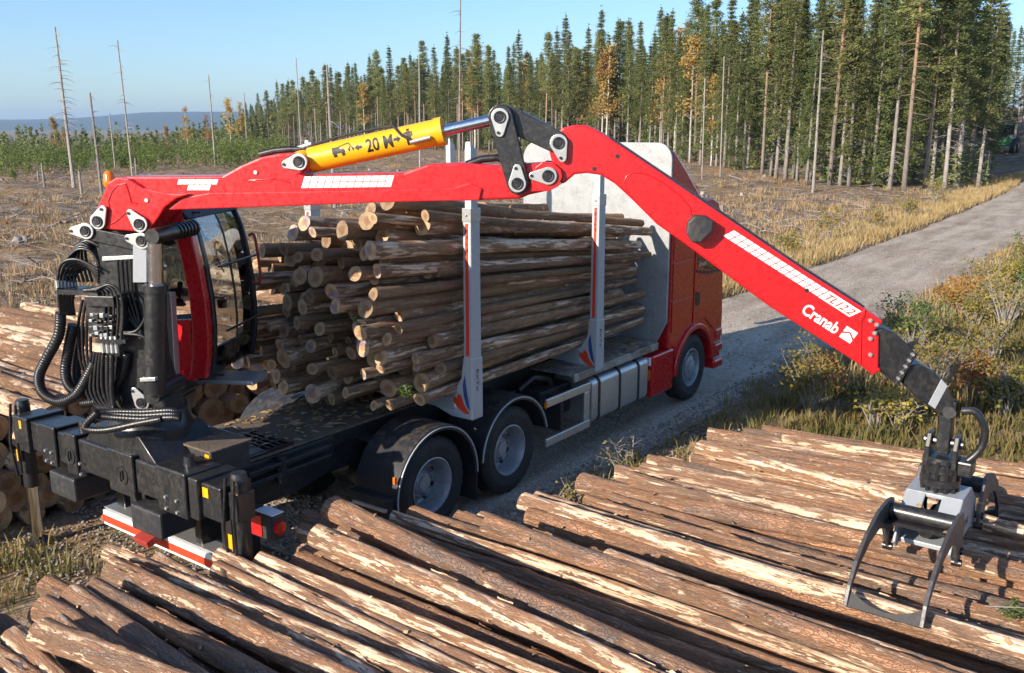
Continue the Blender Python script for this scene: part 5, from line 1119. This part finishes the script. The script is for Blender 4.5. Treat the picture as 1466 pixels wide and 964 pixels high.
hose([(105, 465), (98, 500), (94, 535), (102, 556), (122, 564), (142, 562), (158, 572)], .044, -.22, True)
hose([(120, 470), (112, 505), (110, 540), (118, 555), (140, 558), (160, 540)], .040, -.12, True)
hose([(118, 578), (140, 574), (160, 560), (176, 535), (182, 505)], .036, -.28, True)
for k in range(3): hose([(148+6*k, 508), (148+6*k, 535), (150+5*k, 560), (157+3*k, 584)], .021, -.36-.01*k, True)
for k in range(6):
    hose([(83+5*k, 412), (83+5*k, 395), (90+6*k, 376+2*k), (112+4*k, 372+3*k), (141, 386+4*k)], .013, -.26+.03*k); hose([(83+5*k, 412), (84+4*k, 430), (87+4*k, 452)], .012, -.28+.03*k)
for k in range(4): hose([(108+4*k, 355-3*k), (124, 345-2*k), (142, 352)], .020, -.1+.06*k)
for k in range(5):
    hose([(120+4*k, 416), (136+5*k, 414-1.5*k), (148+6*k, 420), (150+6.5*k, 450), (147+6.5*k, 490)], .011, -.34-.008*k)
hose([(176, 476), (195, 474), (208, 455), (211, 425)], .014, -.36); hose([(178, 478), (205, 482), (218, 500), (220, 530)], .014, -.40)
for k in range(4): hose([(168+6*k, 372), (172+6*k, 420), (182+5*k, 450), (196+2*k, 470)], .012, -.225)
for k in range(3): hose([(135+6*k, 596), (165, 590+4*k), (205, 590+5*k), (245, 588+5*k), (258, 594+3*k)], .028, -.42-.03*k, True)
hose([(140, 590), (122, 612), (150, 616), (200, 606), (232, 600)], .030, -.50, True)
for k in range(7): hose([(96+6*k, 404), (92+5*k, 380-3*k), (110+3*k, 358-4*k), (132+k, 362), (146, 392+3*k)], .012, -.20+.03*k)
for k in range(5): hose([(132+4*k, 505), (126+5*k, 535), (124+6*k, 562), (138+5*k, 582), (160+4*k, 588)], .015, -.30-.02*k)
for k in range(4): hose([(118+5*k, 430), (112+6*k, 470), (116+5*k, 520), (132+3*k, 555), (150, 570)], .013, -.2-.03*k)
b = MB()
def vb(u, v, w, h, n0, n1): 
    s0, z0 = bp(u-w/2, v+h/2, n0); s1, z1 = bp(u+w/2, v-h/2, n0); b.prism([(s0, z0), (s1, z0), (s1, z1), (s0, z1)], SZ, n0, n1)
vb(150, 455, 46, 56, -.33, -.20); vb(142, 432, 40, 14, -.37, -.2); VB = b.build('valve_block', 'black_paint', CR, bevel=.006)
for k in range(5):
    for j in range(4):
        b = MB(); w_ = 3.2+2.4*rng.random(); vb(130+7*k+rng.uniform(-1, 1), 452+9*j+rng.uniform(-1.5, 1.5), w_, w_*rng.uniform(.7, 1.5), -.35-.035*rng.random(), -.33); b.build('valve_cap', rng.choice(['zinc', 'steel_dark', 'black_paint', 'grey_paint']), VB, bevel=.003)
b = MB(); vb(110, 419, 58, 5, -.32, -.10); b.build('hose_rack', 'black_paint', VB); b = MB(); vb(158, 489, 42, 4, -.42, -.30); b.build('hose_rack', 'black_paint', VB)
for u, v, n_, lo_, hi_ in [(83+5*k, 412, -.27+.03*k, .06, .06) for k in range(6)]+[(147+6.5*k, 490, -.36, .09, .05) for k in range(4)]+[(211, 424, -.38, .06, .05), (220, 536, -.38, .06, .05)]:
    s, z = bp(u, v, n_); b = MB(); b.cyl(BW(s, z-lo_, n_), BW(s, z+hi_, n_), .018, None, 8); b.build('hose_fitting', 'zinc', VB, smooth=40)
plate('hose_bracket', [(200, 542), (222, 541), (222, 546), (200, 547)], -.45, -.38, 'zinc', bevel=.003)
# operator cab
OC_n0, OC_n1 = .46, 1.46
fr = [bp(u, v, OC_n0) for u, v in ((262, 306), (277, 340), (288, 385), (296, 430), (300, 470), (300, 510), (296, 542))]
zt_, zb_ = fr[0][1], fr[-1][1]; sr = -.62
b = MB(); b.prism([(sr, zb_), (sr, zt_+.02), (fr[0][0], zt_+.02), (fr[0][0], zt_-.06), (sr+.06, zt_-.06), (sr+.06, zb_+.06), (fr[-1][0], zb_+.06), (fr[-1][0], zb_)], SZ, OC_n0, OC_n1)
OC = b.build('operator_cab', 'black_paint', CR, bevel=.02)
b = MB(); b.prism([(sr, zt_-.02), (sr+.02, zt_+.06), (fr[0][0]-.03, zt_+.06), (fr[0][0]+.06, zt_-.04), (fr[0][0]-.02, zt_-.07)], SZ, OC_n0-.02, OC_n1+.02); b.build('cab_roof', 'black_plastic', OC, bevel=.015)
def rib(n0, n1, w, mat, name, off=0.0):
    b = MB(); f = [(s+off, z) for s, z in fr]; b.prism(f+[(s-w, z) for s, z in reversed(f)], SZ, n0, n1); return b.build(name, mat, OC, bevel=.012)
rib(OC_n0-.03, OC_n0+.08, .155, 'red_paint', 'cab_frame'); rib(OC_n1-.05, OC_n1+.02, .10, 'black_paint', 'cab_frame'); rib(OC_n0+.082, OC_n0+.15, .05, 'black_paint', 'window_border', .012); rib(OC_n0+.56, OC_n0+.585, .02, 'black_paint', 'window_border', .02)
b = MB(); b.prism([(sr, zb_-.03), (sr, zb_+.5), (fr[-1][0]-.11, zb_+.55), (fr[-1][0]-.11, zb_-.03)], SZ, OC_n0-.02, OC_n0+.05); b.build('door_panel', 'red_paint', OC, bevel=.012)
b = MB(); b.prism([(-.28, zb_+.06), (-.28, zb_+.40), (.06, zb_+.42), (.06, zb_+.06)], SZ, OC_n0-.032, OC_n0-.02)
for k in range(7): b.prism([(-.25, zb_+.09+k*.045), (-.25, zb_+.105+k*.045), (.03, zb_+.105+k*.045), (.03, zb_+.09+k*.045)], SZ, OC_n0-.042, OC_n0-.032)
b.build('vent_grille', 'decal_black', OC)
b = MB(); b.prism([(sr+.05, zb_+.55), (sr+.05, zt_-.05)]+[(s-.125, z) for s, z in fr[:6] if z > zb_+.5], SZ, OC_n0+.010, OC_n0+.016); b.build('side_window', 'glass', OC)
b = MB(); n_ = len(fr); V = [BW(s+.012*math.sin(math.pi*q), z, OC_n0+.05+(OC_n1-OC_n0-.08)*q) for q in (0, .25, .5, .75, 1) for s, z in fr]
b.add(V, [(i*n_+j, (i+1)*n_+j, (i+1)*n_+j+1, i*n_+j+1) for i in range(4) for j in range(n_-1)]); b.build('front_window', 'glass', OC, smooth=80)
b = MB(); b.prism([(fr[5][0]-.02, fr[5][1]+.05), (fr[5][0]-.03, fr[5][1]), (fr[-1][0]-.03, zb_+.03), (fr[-1][0]-.01, zb_+.03), (fr[5][0]-.005, fr[5][1])], SZ, OC_n0+.08, OC_n1-.06); b.build('kick_panel', 'tinted_glass', OC)
b = MB(); b.prism([(sr+.02, zb_+.05), (sr+.02, zt_-.1), (sr+.05, zt_-.1), (sr+.05, zb_+.05)], SZ, OC_n0+.06, OC_n1-.06); b.build('rear_panel', 'black_plastic', OC)
b = MB(); f = [(s+.012, z) for s, z in fr]; b.prism([(s+.03, z) for s, z in fr]+[(s-.04, z) for s, z in reversed(fr)], SZ, OC_n1-.01, OC_n1+.03); b.build('cab_frame', 'black_paint', OC, bevel=.01)
b = MB()
for n__ in (OC_n0+.14, OC_n0+.62, OC_n1-.02): b.tube([BW(s+.10, z, n__) for s, z in fr[:1]+fr]+[BW(fr[-1][0]+.0, zb_-.0, n__)], .016, 7)
for i, dz in ((2, 0), (4, -.05)): b.tube([BW(fr[i][0]+.10, fr[i][1]+dz, OC_n0+.14), BW(fr[i][0]+.10, fr[i][1]+dz, OC_n1-.02)], .012, 7)
for i in (0, 3, 6):
    for n__ in (OC_n0+.14, OC_n1-.02): b.tube([BW(fr[i][0]+.10, fr[i][1], n__), BW(fr[i][0]-.02, fr[i][1], n__)], .010, 6)
b.build('guard_bar', 'black_paint', OC, smooth=60)
b = MB(); hz = fr[2][1]; b.tube(crom([BW(fr[2][0]+.14, hz+.22, OC_n1-.25), BW(fr[2][0]+.20, hz+.20, OC_n1-.25), BW(fr[3][0]+.20, hz-.20, OC_n1-.25), BW(fr[3][0]+.12, hz-.24, OC_n1-.25)], 5), .014, 8); b.build('grab_handle', 'rust_red', OC, smooth=60)
b = MB(); b.prism([(-.45, zb_+.08), (-.45, zb_+.42), (-.02, zb_+.46), (.0, zb_+.36), (-.36, zb_+.30), (-.36, zb_+.08)], SZ, .70, 1.22); b.prism([(-.5, zb_+.42), (-.56, zb_+1.12), (-.44, zb_+1.14), (-.36, zb_+.46)], SZ, .72, 1.20)
for n__ in (.68, 1.24): b.prism([(-.35, zb_+.62), (-.35, zb_+.69), (.05, zb_+.70), (.10, zb_+.63)], SZ, n__-.04, n__+.04); b.cyl(BW(.04, zb_+.70, n__), BW(.06, zb_+.86, n__), .018, .026, 10)
b.build('seat', 'fabric_dark', OC, bevel=.03)
b = MB(); b.box(BW(.20, zt_-.95, 1.22), (.07, .07, .09)); b.build('switch_box', 'rust_red', OC, bevel=.01)
b = MB(); b.tube([BW(.10, zt_-.06, .95), BW(.27, zt_-.5, 1.02)], .010, 6); b.tube([BW(.24, zt_-.25, .9), BW(.30, zt_-.62, 1.1)], .006, 6); b.build('wiper', 'black_plastic', OC)
b = MB(); b.prism([(.05, zb_-.10), (.05, zb_-.06), (.72, zb_-.06), (.74, zb_-.10)], SZ, .62, 1.0); b.build('step_plate', 'aluminium', OC, bevel=.008)
b = MB(); b.prism([(-.5, zb_-.14), (-.5, zb_-.03), (.18, zb_-.03), (.18, zb_-.14)], SZ, .3, 1.25); b.prism([(-.1, zb_-.35), (-.1, zb_-.14), (.18, zb_-.14), (.12, zb_-.35)], SZ, .22, .62); b.build('cab_carrier', 'black_paint', OC, bevel=.02)
plate('cab_column', [(233, 420), (244, 420), (252, 560), (236, 560)], .24, .34, 'aluminium', OC, .008, at=.24)
b = MB(); b.box(BW(-.12, zb_+.95, .47), (.05, .2, .5), Matrix.Rotation(math.atan2(BD[1], BD[0]), 3, 'Z')); b.build('cab_cabinet', 'black_plastic', OC, bevel=.02)

# ------------------------------------------------------------------ the grapple
GX, GY, GZ = PIN
GR = empty('grapple', (GX, GY, GZ-.62), 'open log grapple with grey housing and black claws hanging over the near logs', 'grapple')
G = lambda x, z, y: Vector((GX+x, GY+y, GZ+z))
b = MB(); b.bb(GX-.06, GX+.06, GY-.05, GY+.05, GZ-.36, GZ+.05); b.build('hanger_link', 'black_paint', GR, bevel=.012)
b = MB()
for y in (-.10, .10): b.prism([(-.10, -.46), (-.10, -.30), (-.05, -.20), (.05, -.20), (.10, -.30), (.10, -.46)], G, y-.02, y+.02)
b.cyl(G(0, -.27, -.15), G(0, -.27, .15), .035, None, 14); b.build('link_fork', 'black_paint', GR, bevel=.008)
b = MB(); b.lathe([(.001, -.38), (.13, -.38), (.135, -.42), (.125, -.44), (.14, -.45), (.14, -.50), (.125, -.51), (.125, -.55), (.15, -.56), (.15, -.61), (.12, -.62), (.12, -.68), (.001, -.68)], (GX, GY, GZ), (0, 0, 1), 32)
RO = b.build('rotator', 'black_paint', GR, smooth=30)
b = MB()
for k in range(12): a = k*math.pi/6; b.cyl((GX+.13*math.cos(a), GY+.13*math.sin(a), GZ-.40), (GX+.13*math.cos(a), GY+.13*math.sin(a), GZ-.67), .016, None, 8)
b.build('rotator_bolt', 'steel_dark', RO, smooth=40)
b = MB(); b.tube(crom([G(.0, .0, -.1), G(.02, .0, -.20), G(.05, -.14, -.27), G(.05, -.30, -.25), G(.02, -.42, -.16)], 6), [.03]*24+[.045], 10); b.build('rotator_hose_guard', 'black_paint', RO, smooth=60)
b = MB(); b.box(G(.02, -.45, -.17), (.16, .12, .12)); b.build('rotator_port', 'black_paint', RO, bevel=.015)
# housing: two side plates and a sloping shell
b = MB(); hp = [(-.17, -.66), (.17, -.66), (.40, -.82), (.46, -1.0), (.40, -1.06), (.20, -1.02), (-.20, -1.02), (-.40, -1.06), (-.46, -1.0), (-.40, -.82)]
for y in (-.20, .20): b.prism(hp, G, y-.012, y+.012)
b.prism([(-.17, -.655), (.17, -.655), (.17, -.69), (-.17, -.69)], G, -.21, .21); b.prism([(.17, -.655), (.42, -.83), (.42, -.86), (.17, -.685)], G, -.21, -.06); b.prism([(-.17, -.655), (-.42, -.83), (-.42, -.86), (-.17, -.685)], G, -.21, -.06)
b.prism([(.17, -.655), (.42, -.83), (.42, -.86), (.17, -.685)], G, .06, .21); b.prism([(-.17, -.655), (-.42, -.83), (-.42, -.86), (-.17, -.685)], G, .06, .21); b.prism([(-.36, -.99), (.36, -.99), (.36, -1.03), (-.36, -1.03)], G, -.188, .188)
HO = b.build('housing', 'grey_paint', GR, bevel=.008)
text_mb('CR360', .085, lambda p, q: G(-.12+p, -.93+q, -.2135), bold=.002).build('housing_lettering', 'decal_black', HO, fix=False)
b = MB(); b.cyl(G(-.36, -.90, 0), G(.05, -.86, 0), .055, None, 18); b.cyl(G(.05, -.86, 0), G(.36, -.84, 0), .03, None, 14); b.build('grapple_cylinder', 'black_paint', GR, smooth=40)
b = MB(); b.tube(crom([G(-.05, -.68, .05), G(.05, -.78, .10), G(-.02, -.88, .08)], 6), .014, 7); b.tube(crom([G(.05, -.68, -.06), G(-.06, -.76, -.10), G(.04, -.86, -.05)], 6), .014, 7); b.build('grapple_hose', 'hose_rubber', GR, smooth=60)
def claw(sg):
    out = [(-.40, -.66), (-.54, -.63), (-.82, -.64), (-1.10, -.72), (-1.31, -.84), (-1.44, -.97), (-1.50, -1.10)]
    inn = [(-1.47, -1.105), (-1.39, -.99), (-1.24, -.89), (-1.02, -.81), (-.77, -.79), (-.60, -.85), (-.52, -.98), (-.43, -1.07), (-.36, -1.04), (-.33, -.95), (-.35, -.80)]
    f = 1 if sg < 0 else -1; w = .25; th = 0.0 if sg < 0 else R(14); pc = (-.42, -.98)
    def rt(x, z): return (f*(pc[0]+(x-pc[0])*math.cos(th)-(z-pc[1])*math.sin(th)), pc[1]+(x-pc[0])*math.sin(th)+(z-pc[1])*math.cos(th))
    pts = [rt(*p) for p in out+inn]; G2 = lambda x, z, y: G(*rt(x, z), y)
    b = MB(); b.cyl(G2(-.49, -.73, -w), G2(-.49, -.73, w), .062, None, 24); cl = b.build('claw', 'black_paint', GR, smooth=40)
    for y in (-w, w):
        b = MB(); b.prism(pts, G, y-.014, y+.014); b.build('side_plate', 'worn_steel', cl, bevel=.004)
        for x, z in ((-.40, -.97), (-.42, -1.06)): b = MB(); b.cyl(G2(x, z, y-.034), G2(x, z, y+.034), .03, None, 14); b.build('claw_pin', 'steel_dark', cl, smooth=40)
    b = MB(); b.prism([(-.50, -.78), (-.66, -.77), (-.66, -.785), (-.49, -.80)], G2, -w, w); b.build('brace_plate', 'steel_dark', cl)
    b = MB(); V = []
    for k in range(13):
        q = k/12; c = 4*(q-.5)**2; y = -w+2*w*q
        V += [G2(-1.42-.05*(1-c), -1.0-.08*(1-c), y), G2(-1.49, -1.105, y)]
    V += [v-Vector((f*-.014, 0, .012)) for v in V]; n_ = 26
    b.add(V, [(2*k, 2*k+1, 2*k+3, 2*k+2) for k in range(12)]+[(n_+2*k, n_+2*k+2, n_+2*k+3, n_+2*k+1) for k in range(12)]+[(2*k, 2*k+2, n_+2*k+2, n_+2*k) for k in range(12)]+[(2*k+1, n_+2*k+1, n_+2*k+3, 2*k+3) for k in range(12)]); b.build('tip_blade', 'claw_steel', cl)
claw(-1); claw(1)

# ------------------------------------------------------------------ green forest machine far up the road
gx, gy = ground_dist(1441, 112)[:2]; gz = ground_z(gx, gy); TT = empty('forest_tractor', (gx, gy, gz), 'small green forest tractor parked in the shade at the far right', 'tractor')
b = MB(); b.bb(gx-1.6, gx+1.9, gy-.7, gy+.7, gz+.75, gz+1.6); b.bb(gx-2.0, gx-1.5, gy-.5, gy+.5, gz+.8, gz+1.4); b.build('bonnet', 'green_paint', TT, bevel=.08)
b = MB(); b.prism([(gx+.1, gz+1.6), (gx+.0, gz+2.8), (gx+1.5, gz+2.8), (gx+1.6, gz+1.6)], XZ, gy-.75, gy+.75); c_ = b.build('cab', 'tinted_glass', TT, bevel=.05)
b = MB(); b.bb(gx-.1, gx+1.6, gy-.82, gy+.82, gz+2.8, gz+2.92); b.build('roof', 'green_paint', TT, bevel=.04)
for x, q in ((-1.2, .58), (1.1, .8)):
    for s in (-1, 1): b = MB(); b.lathe([(.2, -.2), (q*.9, -.24), (q, -.18), (q, .18), (q*.9, .24), (.2, .2)], (gx+x, gy+s*.95, gz+q), (0, 1, 0), 28); w_ = b.build('wheel', 'black_rubber', TT, smooth=35); b = MB(); b.cyl((gx+x, gy+s*1.0, gz+q), (gx+x, gy+s*1.16, gz+q), q*.45, q*.35, 18); b.build('rim', 'yellow_paint', w_, smooth=35)
# ------------------------------------------------------------------ air
t = bpy.data.materials.new('air'); t.use_nodes = True; nt_ = t.node_tree; nt_.nodes.remove(nt_.nodes['Principled BSDF'])
pv = nt_.nodes.new('ShaderNodeVolumePrincipled'); pv.inputs['Color'].default_value = (.48, .70, 1, 1); pv.inputs['Density'].default_value = 1.2e-4; pv.inputs['Anisotropy'].default_value = .2
nt_.links.new(pv.outputs[0], nt_.nodes['Material Output'].inputs['Volume']); MAT['air'] = t
b = MB(); b.bb(CAM[0]-9600, CAM[0]+9600, CAM[1]-9600, CAM[1]+9600, -32, 150); tag(b.build('haze', 'air'), 'thin blue autumn haze over the far valley', 'haze', kind='stuff')

# logs buried so deep that nothing of them shows, from here or from a step to either side, are left out
bpy.context.view_layer.update(); dg = bpy.context.evaluated_depsgraph_get(); gone = []
for o in [q for q in COL.objects if q.get('category') == 'log']:
    M = o.matrix_world; seen = False
    pts = [M @ Vector((x, LOGR*f*math.cos(a), LOGR*f*math.sin(a))) for x in (0, .1, .8, 1.7, 2.6, 3.6, 4.7) for a in (0, 1.05, 2.09, 3.14, 4.19, 5.24) for f in ((.5,) if x in (0, 5.0) else (1.0-.3*x/5,))]
    for e in (0, -1.0, 1.0):
        c = Vector(CAM+_r*e)
        for p in pts:
            d = p-c; hit, q, _, _, ob, _ = SC.ray_cast(dg, c, d.normalized())
            if hit and ob.name == o.name: seen = True; break
        if seen: break
    if not seen: gone.append(o)
gs = {o.name for o in gone}; LOGINFO = [q for q in LOGINFO if q[0].name not in gs]
for o in gone: bpy.data.objects.remove(o)
for fmt in sorted({q[1] for q in LOGINFO}):                  # count rows and places again among the logs that are left
    mine = [q for q in LOGINFO if q[1] == fmt]
    for a, lay in enumerate(sorted({q[2] for q in mine})):
        for k, q in enumerate(sorted([q for q in mine if q[2] == lay], key=lambda q: q[3])): q[0]['label'] = fmt.format(ordinal(a+1), ordinal(k+1))
# bark chips and splinters lying on the logs and the deck
bpy.context.view_layer.update(); dg = bpy.context.evaluated_depsgraph_get(); g = np.random.default_rng(44); V, F = [], []
for k in range(1500):
    if k < 1100: x, y = g.uniform(-5.5, 4.6), g.uniform(-7.2, -1.5); zt0 = 1.6
    elif k < 1350: x, y = g.uniform(-1.9, .4), g.uniform(-.5, .5); zt0 = 1.34
    else: x, y = g.uniform(2.6, 4.8), g.uniform(-1.2, -.6); zt0 = 1.3
    hit, p, nrm, _, ob, _ = SC.ray_cast(dg, Vector((x, y, zt0)), Vector((0, 0, -1)))
    if not hit or nrm.z < .35: continue
    a = g.uniform(0, 6.28); u_ = Vector((math.cos(a), math.sin(a), 0)); u_ = (u_-nrm*u_.dot(nrm)).normalized(); w_ = nrm.cross(u_); L = g.uniform(.012, .055)*(2.2 if g.random() < .06 else 1); wd = L*g.uniform(.2, .7); i = len(V)
    li = g.uniform(.0, .35)*L
    V += [tuple(p+nrm*.004-u_*L-w_*wd), tuple(p+nrm*(.004+li)+u_*L-w_*wd*.6), tuple(p+nrm*(.006+li)+u_*L*.8+w_*wd), tuple(p+nrm*.008-u_*L*.9+w_*wd*.8), tuple(p+nrm*(.016+li*.4))]
    F += [(i, i+1, i+4), (i+1, i+2, i+4), (i+2, i+3, i+4), (i+3, i, i+4)]
me = fast_mesh('bark_chips', V, F, 'chip'); tag(mesh_obj(me), 'loose bark chips lying on the logs and the truck deck', 'bark chips', kind='stuff')
